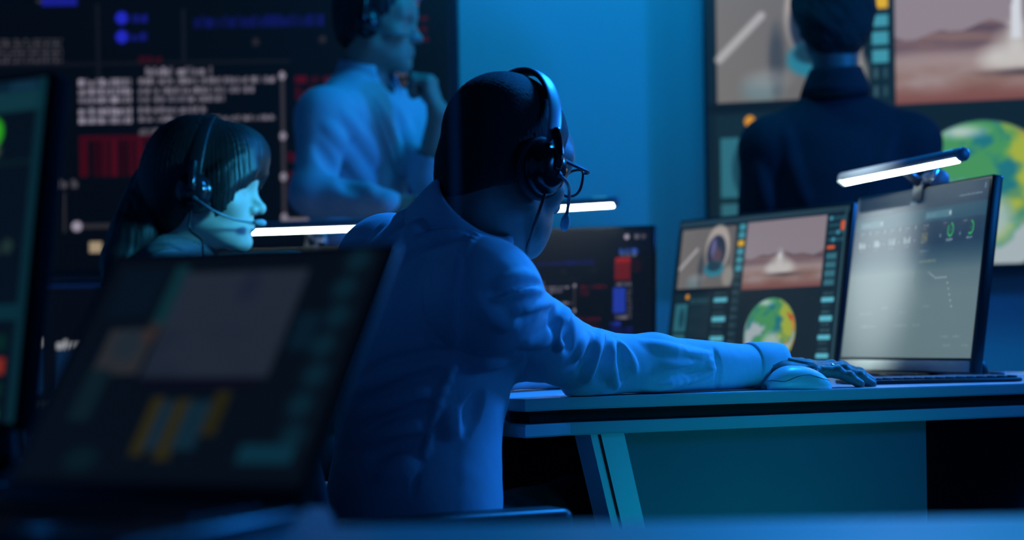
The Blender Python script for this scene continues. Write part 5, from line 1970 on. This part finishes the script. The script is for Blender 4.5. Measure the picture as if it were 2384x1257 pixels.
kl, kr = np.array([hl[0], hl[1] + 0.02, 0.50]), np.array([hr[0], hr[1] + 0.02, 0.50])
al, ar = np.array([kl[0], kl[1] - 0.02, 0.10]), np.array([kr[0], kr[1] - 0.02, 0.10])
legs_mesh(bk, hl, hr, kl, kr, al, ar, bpl.ell((0, 0, -0.03), (0.118, 0.168, 0.12)), rs=(0.092, 0.066, 0.05))
shoe(bk, al, 90)
shoe(bk, ar, 90)

# ------------------------------------------------------------------ foreground
FZ = 0.697
fg = thing('console_desk', 'dark foreground console desk along the bottom edge, far out of focus', 'desk', (0, 0.9, 0))
FP = [(-1.35, 0.45), (1.1, 0.45), (1.1, 1.16), (-0.12, 1.16), (-0.14, 1.30), (-0.46, 1.36), (-0.48, 1.95), (-1.35, 1.95)]
mesh_obj('top', *prism(FP, FZ - 0.03, FZ, 0.003), M['fgdesk'], fg, smooth=False)
for q in ((-1.25, 0.52), (1.0, 0.52), (1.0, 1.08), (-1.25, 1.85), (-0.56, 1.85)):
    mesh_obj('leg', *box((q[0], q[1], (FZ - 0.03) / 2), (0.05, 0.05, FZ - 0.03), 0.004), M['black'], fg, smooth=False)

# laptop
LBL, LBR = P(-14, 1166, 1.235), P(704, 1170, 1.137)
LBL[2] = LBR[2] = FZ + 0.014
lx = unit(LBR - LBL)
lw = np.linalg.norm(LBR - LBL)
lnh = unit(np.cross(lx, (0, 0, 1)))
lt_ = math.radians(39)
lez = np.array([0, 0, 1.0]) * math.cos(lt_) - lnh * math.sin(lt_)
ln_ = np.cross(lx, lez)
lh = 0.237
lap = thing('laptop', 'out of focus laptop with tilted dim screen in the left foreground', 'laptop', ((LBL + LBR) / 2 * [1, 1, 0] + [0, 0, FZ]))
lfr2 = (LBL, np.column_stack([lx, -ln_, lez]))
mesh_obj('lid', *tr(lfr2, box((lw / 2, 0.004, lh / 2), (lw, 0.007, lh), 0.003)), M['bezel'], lap)
img = laptop_ui(170, 120)
screen_grid('screen', LBL + lx * 0.007 + lez * 0.016 + ln_ * 0.0006, lx, lez, lw - 0.014, lh - 0.022, img, screen_mat('screen_glow_laptop', 0.8, 0.4, 0.02), lap)
bfr = (LBL - [0, 0, 0.009], np.column_stack([lx, -lnh, (0, 0, 1)]))
bs = mesh_obj('base', *tr(bfr, box((lw / 2, -0.105, 0.003), (lw, 0.20, 0.013), 0.004)), M['bezel'], lap)
ks = [box((0.025 + c_ * (lw - 0.05) / 12, -0.03 - r_ * 0.018, 0.0105), ((lw - 0.06) / 13, 0.014, 0.003), 0.001, 1) for r_ in range(5) for c_ in range(13)]
mesh_obj('keys', *tr(bfr, join(*ks)), M['black'], bs)
mesh_obj('touchpad', *tr(bfr, box((lw / 2, -0.165, 0.0098), (0.09, 0.055, 0.001))), M['black'], bs)

# left foreground monitor
FBL, FBR = flat(P(-478, 985, 1.60), 0.752), flat(P(42, 985, 1.45), 0.752)
mF, fF_ = monitor('out of focus monitor cut by the left edge, green dot glowing on its screen', FBL, FBR, 0.312, 8.5, np.concatenate([np.zeros((220, 126, 3)) + srgb(8, 18, 20), side_ui(36, 220)], 1), 0.55, FZ, None, rough=0.4, bez=0.005, shell='matte')

# glass partition edge
gx = (1066 - 1192) / FPX * 1.60
gp = thing('glass_partition', 'thin vertical edge of clear glass in front of the seated man\'s head', 'glass panel', (gx - 0.01, 1.60, 0))
mesh_obj('edge', *box((gx, 1.60, 0.95), (0.007, 0.012, 1.9)), M['glass'], gp, smooth=False)
